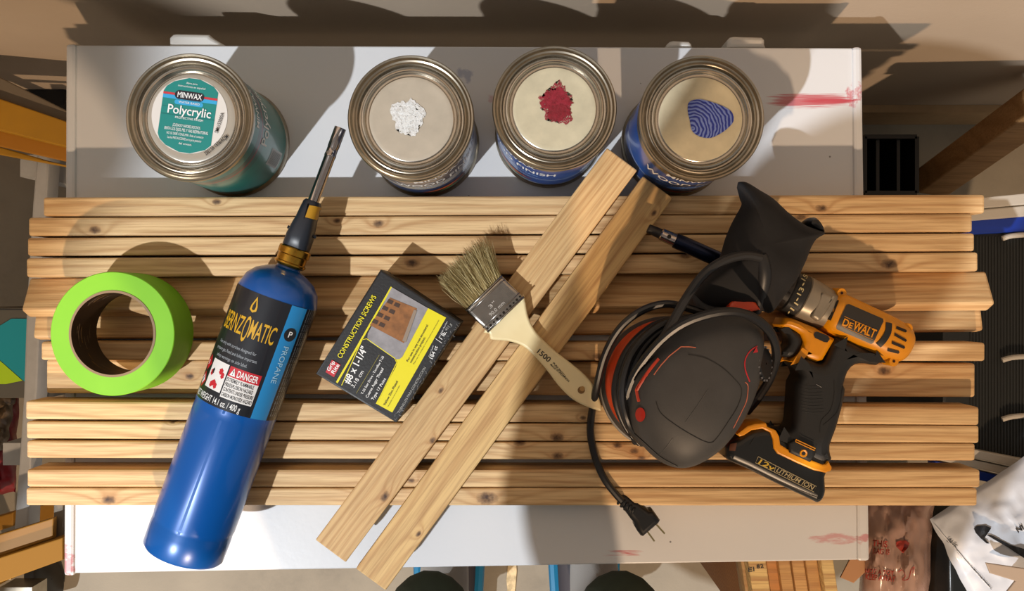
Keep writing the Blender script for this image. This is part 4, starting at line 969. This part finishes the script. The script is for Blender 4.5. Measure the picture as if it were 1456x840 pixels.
bevel_obj(bm_, 0.003, 2)
# black crate near the wall
cr = empty('plastic_crate', at(1270, 235, -TB), 'black plastic crate on the floor by the wall behind the table corner', 'crate')
BPL = mat('crate_black', '#141210', 0.5)
p0, p1 = at(1230, 274, -.42), at(1304, 194, -.42)
cx, cy, wx, wy = (p0.x+p1.x)/2, (p0.y+p1.y)/2, abs(p1.x-p0.x), abs(p1.y-p0.y)
hc = TB-.42
for dx, dy, sx, sy in ((0, wy/2, wx, .006), (0, -wy/2, wx, .006), (wx/2, 0, .006, wy), (-wx/2, 0, .006, wy)):
    mesh_obj('side', *box((cx+dx, cy+dy, hc/2), (sx, sy, hc)), BPL, cr, False)
mesh_obj('bottom', *box((cx, cy, 0.006), (wx, wy, 0.008)), BPL, cr, False)
for k in (-.2, .2): mesh_obj('divider', *box((cx+wx*k, cy, hc/2), (.005, wy, hc*.9)), BPL, cr, False)
# big black ribbed bin with white rails and blue band
hb_ = -.14
bn = empty('storage_trunk', at(1440, 470, -TB), 'black ribbed storage trunk with white and blue rims at the right edge', 'trunk')
WR = mat('rail_white', '#b3aca0', 0.4); BL = mat('rail_blue', '#0d2f8c', 0.35)
P = pxs([(1340, 330), (1600, 322), (1600, 668), (1340, 640)], hb_)
mesh_obj('body', *pillow(P, 0.0, TB+hb_, 0.004, 2), mat('trunk_black', '#101110', 0.6, bump=0.3, bs=200), bn)
for k in range(30):
    x = 1380+k*4.4
    cord('rib', [(x, 336, hb_), (x, 638+(x-1340)*0.1, hb_)], 0.0011, mat('trunk_rib', '#191b18', 0.5), 2, parent=bn)
def rail(name, y0, y1, z0_, z1_, h, m, th=0.02): return prism_px(name, [(1330, y0), (1600, y1), (1600, z1_), (1330, z0_)], h, th, m, bn, 0.0015)
rail('rail', 287, 261, 302, 278, hb_+.016, WR); rail('rail', 303.5, 280, 318, 296, hb_+.012, WR); rail('blue_band', 316, 297, 336, 322, hb_+.006, BL)
rail('rail', 628, 681, 640, 697, hb_+.016, WR); rail('rail', 642, 699, 653, 713, hb_+.012, WR); rail('blue_band', 655, 716, 668, 731, hb_+.006, BL)
for y in (335, 508, 592): cord('handle_tab', [(1425, y+4, hb_+.006), (1440, y, hb_+.008), (1470, y-2, hb_+.006)], 0.003, WR, 4, parent=bn)
# off-cuts standing under the front of the table
oc = empty('pine_offcut_bundle', at(1120, 830, -TB), 'bundle of pale pine off-cuts leaning under the front of the table', 'wood')
for k, (x0, x1, hh, bs_) in enumerate(((1052, 1062, -.13, '#b99b6e'), (1062, 1088, -.11, '#e2c88c'), (1088, 1104, -.13, '#c98f52'), (1105, 1122, -.12, '#c99f66'), (1124, 1142, -.125, '#cfa56c'), (1144, 1161, -.122, '#cda268'), (1166, 1184, -.11, '#e0c68a'))):
    m = wood('offcut_%d' % k, 80+k, [], bs_, '#a9794a', freq=100)
    P = pxs([(x0-2, 775), (x1-2, 775), (x1+17, 905), (x0+17, 905)], hh)
    mesh_obj('offcut', *pillow(P, 0.0 if False else TB+hh-0.03, TB+hh, 0.0015, 2), m, oc)
mesh_obj('underlying_offcut', *pillow(pxs([(1048, 775), (1180, 775), (1196, 905), (1070, 905)], -.145), 0.0, TB-.145, 0.0015, 2), wood('offcut_9', 90, [], '#9c6c3c', '#70451f'), oc)
text('EI', (1064, 813), (1073, 812), 6, flat(-.1095), mat('dark_ink', '', .6), oc, 0.03); text('82', (1076, 808), (1086, 807), 5, flat(-.1095), mat('dark_ink', '', .6), oc, 0.03)
cdb = prism_px('cardboard_piece', [(1211, 790), (1238, 797), (1232, 812), (1214, 829), (1195, 821)], -.20, 0.003, mat('cardboard', '#b98a62', 0.8), None, 0.001)
rebase(cdb, at(1215, 812, -.203)); tag(cdb, 'small tan cardboard piece poking out below the right table corner', 'cardboard')
# crumpled sheet maker for bags
def crumple(name, P, h, amp, m, parent, nx=26, ny=26, seed=1, drop=0.10, thick=0.004):
    """P: 4 photo corners (tl, tr, br, bl); a puffed, creased bag surface and its underside"""
    rd = random.Random(seed); from mathutils import noise as N
    v = []; f = []
    def g(u, w_): a = Vector(lerp(P[0], P[1], u)); b = Vector(lerp(P[3], P[2], u)); return a.lerp(b, w_)
    for side_ in (1, -1):
        for j in range(ny+1):
            for i in range(nx+1):
                u, w_ = i/nx, j/ny; q = g(u, w_); e = math.sin(PI*u)**0.4*math.sin(PI*w_)**0.4
                s_ = N.noise(Vector((u*3.5+seed, w_*3.5, seed))); t_ = abs(N.noise(Vector((u*9+seed, w_*9, 2))))
                hh = h - drop*(1-e) + amp*(s_ - t_*0.9)*e if side_ > 0 else h-drop-e*drop*0.8
                jx = N.noise(Vector((u*6, w_*6, seed+5)))*4; jy = N.noise(Vector((u*6, w_*6, seed+9)))*4
                v.append(at(q.x+jx, q.y+jy, hh))
    K = (nx+1)*(ny+1)
    for j in range(ny):
        for i in range(nx):
            a = j*(nx+1)+i; f.append((a, a+1, a+nx+2, a+nx+1)); f.append((K+a+nx+1, K+a+nx+2, K+a+1, K+a))
    def st(l):
        for a, b in zip(l, l[1:]): f.append((a, b, K+b, K+a))
    st([i for i in range(nx+1)]); st([ny*(nx+1)+i for i in range(nx, -1, -1)]); st([j*(nx+1) for j in range(ny, -1, -1)]); st([j*(nx+1)+nx for j in range(ny+1)])
    return mesh_obj(name, v, f, m, parent, angle=60)
PLW = mat('grey_poly', '#b9bcc2', 0.42, coat=0.1)
wb = empty('mailer_bag', at(1420, 780, -TB), 'crumpled pale grey plastic shopping bag with black logo, bottom right', 'bag')
wbo = crumple('bag', [(1322, 738), (1470, 640), (1600, 800), (1395, 880)], -.085, 0.006, PLW, wb, 40, 40, 4, 0.018)
Sw = surf(wbo, .0022, True)
z9 = lambda x, y: (1180+x/4.667, 660+y/4.667)
INK = mat('black_ink', '#141417', 0.4)
decal('swoosh', [z9(*p) for p in [(955, 425), (975, 408), (1030, 405), (1070, 422), (1065, 432), (1020, 428), (1005, 438), (1005, 455), (1025, 490), (1060, 525), (1040, 525), (1000, 490), (968, 455)]], Sw, INK, wb, 0, 1.6, 7)
decal('swoosh', [z9(*p) for p in [(1035, 465), (1070, 468), (1130, 500), (1200, 535), (1270, 555), (1400, 600), (1400, 640), (1285, 620), (1240, 590), (1180, 550), (1110, 510)]], Sw, INK, wb, 0, 1.6, 7)
text('SAVE', z9(772, 505), z9(825, 555), 6.0, Sw, INK, wb, 0.03, 0.2)
text('NI', z9(1250, 455), z9(1290, 430), 7.5, Sw, INK, wb, 0.05)
text('PLEASE REUSE OR RECYCLE THIS BAG', z9(835, 575), z9(1070, 830), 2.6, Sw, INK, wb, 0.01)
line('bag_seam', [z9(*p) for p in [(690, 400), (760, 480), (850, 580), (950, 700), (1060, 820)]], Sw, 1.6, mat('seam_shine', '#dcdde0', 0.2), wb)
kp = prism_px('kraft_paper', [(1402, 800), (1456, 808), (1500, 815), (1500, 850), (1425, 850), (1444, 826), (1408, 815)], -.055, 0.003, mat('kraft', '#9a8672', 0.8), None, 0.001)
rebase(kp, at(1440, 825, -.058)); tag(kp, 'torn brown paper lying on the grey shopping bag', 'paper')
CLR = NT('clear_film'); CLR.b.inputs['Base Color'].default_value = hexc('#d0aa98'); CLR.b.inputs['Roughness'].default_value = 0.18
CLR.b.inputs['Alpha'].default_value = 0.55
cbg = empty('clear_bag', at(1285, 790, -TB), 'clear plastic bag with red printing stuffed with brown paper, beside table corner', 'bag')
crumple('contents', [(1225, 700), (1322, 700), (1314, 900), (1225, 900)], -.22, 0.04, mat('bag_contents', '#a5846c', 0.7, var=0.2, vs_=30), cbg, 22, 26, 9, 0.07)
fm = crumple('film', [(1222, 690), (1328, 695), (1318, 900), (1222, 900)], -.17, 0.020, CLR.m, cbg, 26, 30, 12, 0.07)
Sf = surf(fm, .003, True); RI = mat('red_ink', '#9c3324', 0.5)
text('THIS', z9(280, 540), z9(380, 550), 8.5, Sf, RI, cbg, 0.06); text('BAG IS', z9(285, 590), z9(395, 600), 7.5, Sf, RI, cbg, 0.06)
text('NOT A TOY', z9(232, 718), z9(425, 735), 6, Sf, RI, cbg, 0.06); text('KEEP AWAY', z9(235, 762), z9(435, 778), 7.5, Sf, RI, cbg, 0.06)
decal('heart_mark', [z9(*p) for p in [(485, 590), (440, 545), (440, 515), (470, 505), (485, 520), (505, 505), (528, 520), (520, 550)]], Sf, RI, cbg)
line('mark', [z9(*p) for p in [(455, 715), (480, 700), (500, 740), (480, 765), (520, 760), (540, 700), (560, 680), (550, 720)]], Sf, 2.0, RI, cbg)
dbn = empty('dark_bin', at(1362, 815, -TB), 'dark plastic tub between the clear bag and the shopping bag', 'tub')
P = pxs([(1338, 745), (1400, 740), (1440, 900), (1338, 900)], -.26)
mesh_obj('tub', *pillow(P, 0.0, TB-.24, 0.006, 3), mat('tub_black', '#151716', 0.3), dbn)

# ---------------------------------------------------------------- left-hand clutter
WPT = mat('grey_white_paint', '#a3a3a1', 0.5, var=0.06)
lad = empty('white_trestle', at(30, 500, -TB), 'white-painted rail of a trestle standing at the left end of the slats', 'trestle')
v = []
Pq = [(52, 215), (71, 215), (66, 300), (59, 380), (57, 450), (53, 555), (47, 600), (40, 770), (18, 770), (28, 640), (33, 560), (37, 440), (42, 350), (46, 290)]
prism_px('rail', Pq, -.30, 0.03, WPT, lad, 0.003)
mesh_obj('leg', *box(at(58, 240, -.36).xy.to_3d()+Vector((0, 0, (TB-.33)/2)), (.024, .03, TB-.33)), WPT, lad, False)
mesh_obj('leg', *box(at(34, 640, -.36).xy.to_3d()+Vector((0, 0, (TB-.33)/2)), (.024, .03, TB-.33)), WPT, lad, False)
YT = mat('cart_yellow', '#a5770a', 0.45, var=0.08, vs_=20)
# yellow cart, far end rails and near trays
yc = empty('yellow_cart', at(20, 500, -TB), 'yellow steel cart with trays and black casters at the lower left', 'cart')
def wedge(name, P, h, th, m, parent): return prism_px(name, P, h, th, m, parent, 0.0015)
ysf = empty('yellow_shelf', at(0, 180, -TB), 'yellow steel shelf frame with a grey top, upper left beside the table', 'shelf')
wedge('rail', [(-80, 113), (110, 178), (110, 213), (-80, 165)], -.20, .035, YT, ysf)
wedge('rail', [(-80, 165), (110, 211), (110, 233), (-80, 190)], -.235, .012, mat('cart_yellow_dark', '#a06a08', 0.5), ysf)
wedge('rail', [(-80, 186), (60, 226), (110, 240), (-80, 205)], -.27, .012, YT, ysf)
wedge('top_tray', [(-80, 70), (110, 165), (110, 180), (-80, 114)], -.21, .012, mat('cart_grey', '#6d6252', 0.6), ysf)
TY = mat('tray_yellow', '#8a5f02', 0.75)
TYD = mat('tray_shade', '#8a5f08', 0.55)
for nm_, P_, h_, th_, mm_ in (('tray_side', [(-60, 812), (89, 764), (89, 796), (-60, 850)], -.23, .05, TY), ('tray_floor', [(-60, 778), (76, 736), (75, 765), (-60, 812)], -.245, .01, TYD),
                              ('tray_side', [(-60, 752), (19, 728), (19, 748), (-60, 774)], -.345, .03, TY), ('back_panel', [(38, 716), (77, 716), (77, 738), (38, 750)], -.36, .02, TYD), ('end_panel', [(76, 716), (90, 716), (90, 766), (76, 766)], -.26, .03, mat('cart_grey', '', .6))):
    wedge(nm_, P_, h_, th_, mm_, yc)
for x, y in ((60, 828), (-40, 860)):
    c_ = at(x, y, -.575)
    mesh_obj('caster', *lathe([(0.001, -.012), (.035, -.012), (.042, -.008), (.042, .008), (.035, .012), (.001, .012)], Vector((c_.x, c_.y, 0.043)), Vector((1, .3, 0)), 32), BLP, yc)
    mesh_obj('caster_fork', *box((c_.x, c_.y, .105), (.05, .035, .045)), STEEL2, yc, False)
for x, y, q_ in ((-60, 120, ysf), (-60, 850, yc), (84, 190, ysf), (84, 770, yc)):
    c_ = at(x, y, -.45); mesh_obj('post', *box((c_.x, c_.y, .17), (.02, .02, .30 if q_ is yc else .34)), YT, q_, False)
dk_ = empty('corner_darkener', at(30, 140, -TB), 'black block added to darken the corner behind the yellow shelf, upper left', 'box')
prism_px('box', [(-60, 85), (92, 100), (92, 150), (-60, 130)], -.42, .18, mat('corner_black', '#120f0d', 0.7), dk_)  # made-up black block, stands in for the shade of this corner
# teal and lime carton
tb = empty('teal_carton', at(20, 505, -TB), 'carton printed in teal and lime under the left ends of the slats', 'carton')
prism_px('carton', [(-60, 437), (72, 437), (66, 566), (-60, 566)], -.36, TB-.36-.002, mat('carton_grey', '#55534c', 0.6), tb, 0.002)
Sx = flat(-.3590)
TL_ = mat('carton_teal', '#0b8fa0', 0.5); LM = mat('carton_lime', '#a6cf14', 0.5)
decal('teal_print', [(-60, 500), (16, 453), (78, 453), (66, 566), (32, 540), (-2, 510)], Sx, TL_, tb)
decal('lime_print', [(-2, 511), (32, 541), (8, 546), (-60, 545), (-60, 480)], flat(-.3584), LM, tb)
decal('lime_print', [(57, 520), (67, 517), (66, 545), (56, 545)], flat(-.3584), LM, tb)
decal('grey_line', [(-60, 437.5), (36, 439), (36, 440.5), (-60, 439.5)], flat(-.3584), BLK, tb)
rb = empty('red_bag', at(0, 620, -TB), 'dark red crinkled packet below the teal carton', 'bag')
crumple('packet', [(-50, 550), (28, 552), (22, 700), (-50, 705)], -.39, 0.02, mat('packet_red', '#7a1420', 0.35, var=0.3, vs_=25), rb, 16, 24, 21, 0.05)
crumple('inner_wrap', [(-50, 552), (24, 560), (8, 640), (-50, 650)], -.36, 0.02, mat('packet_brown', '#5a4a38', 0.3, var=0.4, vs_=60), rb, 14, 18, 22, 0.03)
# tall grey cabinet, unseen; added to block the workshop lamp at far left
cb_ = empty('shade_cabinet', (-1.40, -0.82, 0), 'tall grey cabinet added out of view to shade the left end of the slats', 'cabinet')
CG = mat('cabinet_grey', '#6b6a66', 0.5)
dirl = Vector((0.68, 1.0, 0)).normalized()
mesh_obj('body', *box((-1.40, -0.82, 1.20), (0.50, 0.36, 2.36)), CG, cb_, False)
mesh_obj('door', *box((-1.285, -0.635, 1.20), (0.22, 0.012, 2.2)), CG, cb_, False); mesh_obj('door', *box((-1.515, -0.635, 1.20), (0.22, 0.012, 2.2)), CG, cb_, False)
mesh_obj('handle', *box((-1.40, -0.622, 1.2), (0.012, 0.015, 0.12)), STEEL2, cb_, False)

# ---------------------------------------------------------------- the photographer
def skinned(name, nodes, edges, m, parent, root, sub=2):
    keys = list(nodes); idx = {k: i for i, k in enumerate(keys)}; off = parent_loc(parent)
    me = bpy.data.meshes.new(name); me.from_pydata([Vector(nodes[k][0]) - off for k in keys], [(idx[a], idx[b]) for a, b in edges], [])
    o = bpy.data.objects.new(name, me); C.objects.link(o); o.parent = parent; me.materials.append(m)
    md = o.modifiers.new('skin', 'SKIN'); md.use_smooth_shade = True
    sv = me.skin_vertices[0].data
    for k in keys:
        r_ = nodes[k][1]; sv[idx[k]].radius = (r_, r_) if not isinstance(r_, tuple) else r_
    sv[idx[root]].use_root = True
    s = o.modifiers.new('sub', 'SUBSURF'); s.levels = sub; s.render_levels = sub
    dg = bpy.context.evaluated_depsgraph_get(); me2 = bpy.data.meshes.new_from_object(o.evaluated_get(dg))
    o.modifiers.clear(); o.data = me2
    for p in me2.polygons: p.use_smooth = True
    if not me2.materials: me2.materials.append(m)
    return o
SK = mat('skin', '#a97a5f', 0.5, var=0.05)
pe = empty('person', (0.02, -0.66, 0), 'person in dark green trousers, grey socks and blue-edged shoes standing before the table', 'person')
hx, hy, hzz = -0.21, -0.44, 1.38          # head centre
B = {
 'pel': ((0.03, -0.66, 0.80), (0.10, 0.07)), 'bel': ((-0.03, -0.63, 0.93), (0.095, 0.07)), 'che': ((-0.09, -0.57, 1.10), (0.14, 0.10)), 'nec': ((-0.15, -0.50, 1.23), 0.055),
 'nk2': ((-0.185, -0.465, 1.275), 0.052), 'hd0': ((hx, hy, hzz-0.05), 0.068), 'hd1': ((hx, hy-0.01, hzz+0.03), 0.080), 'hd2': ((hx, hy-0.015, hzz+0.09), 0.055),
 'shL': ((-0.27, -0.50, 1.22), 0.055), 'elL': ((-0.215, -0.335, 1.15), 0.036), 'wrL': ((-0.135, -0.075, 1.43), 0.022), 'paL': ((-0.085, -0.035, 1.490), (0.034, 0.016)),
 'shR': ((0.06, -0.45, 1.25), 0.055), 'elR': ((0.14, -0.40, 1.12), 0.040), 'wrR': ((0.110, -0.075, 1.43), 0.027), 'paR': ((0.092, -0.035, 1.490), (0.034, 0.016)),
 'hpL': ((-0.08, -0.66, 0.76), 0.055), 'knL': ((-0.097, -0.357, 0.47), 0.040), 'anL': ((-0.108, -0.52, 0.10), 0.032), 'ftL': ((-0.103, -0.46, 0.05), 0.028),
 'hpR': ((0.14, -0.66, 0.76), 0.055), 'knR': ((0.127, -0.357, 0.47), 0.040), 'anR': ((0.128, -0.52, 0.10), 0.032), 'ftR': ((0.120, -0.46, 0.05), 0.028)}
E = [('pel', 'bel'), ('bel', 'che'), ('che', 'nec'), ('nec', 'nk2'), ('nk2', 'hd0'), ('hd0', 'hd1'), ('hd1', 'hd2'), ('che', 'shL'), ('shL', 'elL'), ('elL', 'wrL'), ('wrL', 'paL'), ('che', 'shR'), ('shR', 'elR'), ('elR', 'wrR'), ('wrR', 'paR'),
     ('pel', 'hpL'), ('hpL', 'knL'), ('knL', 'anL'), ('anL', 'ftL'), ('pel', 'hpR'), ('hpR', 'knR'), ('knR', 'anR'), ('anR', 'ftR')]
skinned('body', B, E, SK, pe, 'pel')
for sgn, nm in ((-1, 'L'), (1, 'R')):      # fingers curled round the edges of the phone
    p = Vector(B['pa'+nm][0])
    for k in range(4):
        y = p.y+0.034-k*0.019; L_ = (0.9, 1.0, 0.93, 0.75)[k]
        nd = {'a': (p+Vector((sgn*-0.002, 0.012-k*0.012, 0.006)), 0.009), 'b': (Vector((p.x+sgn*0.006, y+0.006, 1.516)), 0.0085), 'c': (Vector((p.x-sgn*0.002*L_, y+0.008, 1.530)), 0.008), 'd': (Vector((p.x-sgn*0.022*L_, y+0.008, 1.531)), 0.0065)}
        skinned('finger', nd, [('a', 'b'), ('b', 'c'), ('c', 'd')], SK, pe, 'a', 1)
    nd = {'a': (p+Vector((0, -0.012, 0.0)), 0.011), 'b': (p+Vector((-sgn*0.014, -0.018, 0.022)), 0.010), 'c': (p+Vector((-sgn*0.032, -0.012, 0.040)), 0.0085)}
    skinned('thumb', nd, [('a', 'b'), ('b', 'c')], SK, pe, 'a', 1)
ph = mesh_obj('mobile_phone', *box((0, 0.0, 1.5150), (0.155, 0.075, 0.008)), mat('phone_black', '#0c0c0e', 0.2, 0.3), None, False)
bevel_obj(ph, 0.003, 2); rebase(ph, (0, 0, 1.511)); tag(ph, 'black mobile phone held flat in both hands above the table', 'phone')
# face and hair
fd = Vector((0.25, 0.75, -0.45)).normalized(); fr = Vector((0.95, -0.3, 0)).normalized(); fu = fr.cross(fd)
fc = Vector((hx, hy, hzz+0.01))
for s in (-1, 1):
    mesh_obj('eye', *lathe([(0.001, 0.010), (0.006, 0.008), (0.010, 0.001), (0.007, -0.006)], fc+fd*0.073+fr*s*0.031+fu*0.012, fd, 16), WHITE, pe)
    mesh_obj('ear', *loft([(fc+fr*s*(0.078+0.008*t), fd*0.014*(1-t*0.5), fu*0.030*(1-t*0.4), 2) for t in (0, .5, 1)], 14), SK, pe)
mesh_obj('nose', *loft([(fc+fd*(0.070+0.024*t)+fu*(0.012-0.030*t), fr*(0.007+0.007*t), fu*0.010, 2) for t in (0, .5, 1)], 12), SK, pe)
mesh_obj('mouth', *tube([fc+fd*0.078+fu*-0.040+fr*k for k in (-0.024, -0.01, 0.01, 0.024)], [0.002, 0.005, 0.005, 0.002], 8), mat('lips', '#8a4a40', 0.5), pe)
hv, hf_ = lathe([(0.001, 0.098), (0.045, 0.088), (0.075, 0.055), (0.088, 0.01), (0.086, -0.03), (0.07, -0.05)], fc-fd*0.018+fu*0.018, (fu-fd*0.55), 28)
mesh_obj('hair', hv, hf_, mat('brown_hair', '#33241a', 0.7), pe)
SH = mat('grey_shirt', '#4c5056', 0.85, var=0.08); TR = mat('green_trousers', '#39402f', 0.85, var=0.12, vs_=50, bump=0.3, bs=900)
def grow(keys, k, ed, **ov):
    n = {q: (B[q][0], tuple(x*k for x in B[q][1]) if isinstance(B[q][1], tuple) else B[q][1]*k) for q in keys}
    n.update(ov); return n
sn = grow(['bel', 'che', 'nec', 'shL', 'elL', 'shR', 'elR'], 1.18, None, pel=((0.03, -0.66, 0.72), (0.19, 0.145)), bel=((-0.03, -0.63, 0.93), (0.155, 0.12)), slL=((-0.19, -0.25, 1.24), 0.036), slR=((0.13, -0.29, 1.22), 0.042), nec=((-0.145, -0.51, 1.215), 0.068))
skinned('shirt', sn, [('pel', 'bel'), ('bel', 'che'), ('che', 'nec'), ('che', 'shL'), ('shL', 'elL'), ('elL', 'slL'), ('che', 'shR'), ('shR', 'elR'), ('elR', 'slR')], SH, pe, 'pel')
tn = {'w': ((0.02, -0.655, 0.90), (0.16, 0.115)), 'c': ((0.03, -0.66, 0.78), (0.16, 0.115))}
for s, nm, kx, kw in ((-1, 'L', -0.098, 0), (1, 'R', 0.128, 0)):
    tn['h'+nm] = ((B['hp'+nm][0][0], -0.655, 0.72), 0.100); tn['t'+nm] = ((kx*0.97, -0.50, 0.60), 0.078)
    tn['k'+nm] = ((kx, -0.350, 0.475), 0.050); tn['s'+nm] = ((kx, -0.43, 0.32), 0.046); tn['a'+nm] = ((kx, -0.50, 0.22), 0.046)
skinned('trousers', tn, [('w', 'c')] + [e for nm in 'LR' for e in (('c', 'h'+nm), ('h'+nm, 't'+nm), ('t'+nm, 'k'+nm), ('k'+nm, 's'+nm), ('s'+nm, 'a'+nm))], TR, pe, 'c')
SO = mat('grey_sock', '#bdb8b2', 0.9, bump=0.4, bs=700); SG = mat('shoe_grey', '#3d3a40', 0.7); SB = mat('shoe_blue', '#0f6f9c', 0.5)
for s, ax_, in ((-1, -0.103), (1, 0.118)):
    # shoe: sole, upper, opening; toe reaches under the table
    def sec(y, w_, z0, z1_, e=2.4, dx=0): return (Vector((ax_+dx, y+.13, (z0+z1_)/2)), Vector((w_, 0, 0)), Vector((0, 0, (z1_-z0)/2)), e)
    mesh_obj('shoe_sole', *loft([sec(-0.745, .020, 0.002, .026), sec(-0.73, .034, 0, .028), sec(-0.66, .041, 0, .028), sec(-0.58, .047, 0, .026), sec(-0.50, .052, 0, .024), sec(-0.455, .040, 0.002, .022), sec(-0.435, .015, 0.005, .020)], 28), SB, pe)
    mesh_obj('shoe_upper', *loft([sec(-0.738, .018, .02, .075), sec(-0.725, .030, .02, .085), sec(-0.66, .039, .018, .082), sec(-0.60, .043, .018, .078), sec(-0.54, .046, .016, .062), sec(-0.48, .044, .016, .050), sec(-0.445, .025, .016, .036)], 28), SG, pe)
    for q in (-1, 1): mesh_obj('shoe_stripe', *tube(catmull([(ax_+q*.038, -0.590, .05), (ax_+q*.045, -0.520, .05), (ax_+q*.050, -0.440, .045), (ax_+q*.052, -0.370, .035), (ax_+q*.035, -0.320, .028)], 4), .0085, 8), SB, pe)
    mesh_obj('sock', *loft([(Vector((ax_+(.012 if s > 0 else -.004), -0.420, .072)), Vector((.036, 0, 0)), Vector((0, .050, 0)), 2.2), (Vector((ax_+(.012 if s > 0 else -.004), -0.435, .088)), Vector((.038, 0, 0)), Vector((0, .050, 0)), 2.2), (Vector((ax_+(.012 if s > 0 else -.004), -0.475, .12)), Vector((.040, 0, 0)), Vector((0, .044, 0)), 2.2), (Vector((ax_+(.012 if s > 0 else -.004), -0.490, .16)), Vector((.042, 0, 0)), Vector((0, .043, 0)), 2.2)], 28), SO, pe)
    for k in range(4): mesh_obj('lace', *tube([(ax_-.018, -0.405+k*.018, .066-k*.004), (ax_, -0.407+k*.018, .070-k*.004), (ax_+.018, -0.405+k*.018, .066-k*.004)], .003, 6), SO, pe)
# pale strip added for the floor crack between the shoes
ck = prism_px('floor_crack', [(722, 800), (734, 800), (735, 812), (732, 845), (722, 848), (720, 825)], -TB+.004, .003, mat('crack_pale', '#c9b48c', 0.8, var=0.4, vs_=90), None, .0008)
rebase(ck, at(728, 822, -TB)); tag(ck, 'thin pale strip added for the crack in the concrete between the two shoes', 'floor crack')

# lettering and small fittings become sub-parts of the part they sit on
SUB = {'paint_can': [('lid_label', ('lid_label_band', 'red_stripe', 'blue_stripe', 'name_plate', 'rule')), ('can_label', ('barcode_', 'label_swoop'))],
       'propane_torch': [('label', ('lettering', 'flame_mark', 'pictogram', 'warning_', 'hazard_', 'round_mark')), ('torch_head', ('ignition_button', 'button_surround', 'pivot_pin'))],
       'screw_box': [('carton', ('',))],
       'paint_brush': [('handle', ('hang_hole', 'lettering')), ('ferrule', ('ferrule_bead', 'crimp'))],
       'orbital_sander': [('speed_dial', ('dial_',)), ('housing', ('panel_groove', 'seam', 'orange_trim', 'power_button', 'red_edge')), ('plug', ('plug_',)), ('dust_bag', ('bag_clip',))],
       'cordless_drill': [('chuck', ('chuck_rib',)), ('motor_housing', ('grey_window', 'name_panel', 'panel_rule', 'rubber_bumper', 'vent_slot')), ('grip', ('grip_', 'scratch')), ('battery', ('battery_', 'contact', 'latch', 'round_badge')), ('gearcase', ('gearcase_boss',)), ('steel_collar', ('collar_hole',))],
       'mailer_bag': [('bag', ('swoosh', 'lettering', 'bag_seam'))], 'clear_bag': [('film', ('lettering', 'heart_mark', 'mark'))],
       'pine_offcut_bundle': [], 'teal_carton': [('carton', ('',))], 'tape_roll': [('cardboard_core', ('core_edge', 'print_line'))], 'storage_trunk': [('body', ('rib', 'handle_tab'))]}
for o in [q for q in bpy.data.objects if q.parent is None]:
    for host, kids in SUB.get(o.name.split('.')[0], []):
        hs = [c for c in o.children if c.name.split('.')[0] == host]
        if not hs: continue
        for c in list(o.children):
            n_ = c.name.split('.')[0]
            if c is not hs[0] and any(n_.startswith(k) for k in kids) and c.name != hs[0].name: c.parent = hs[0]
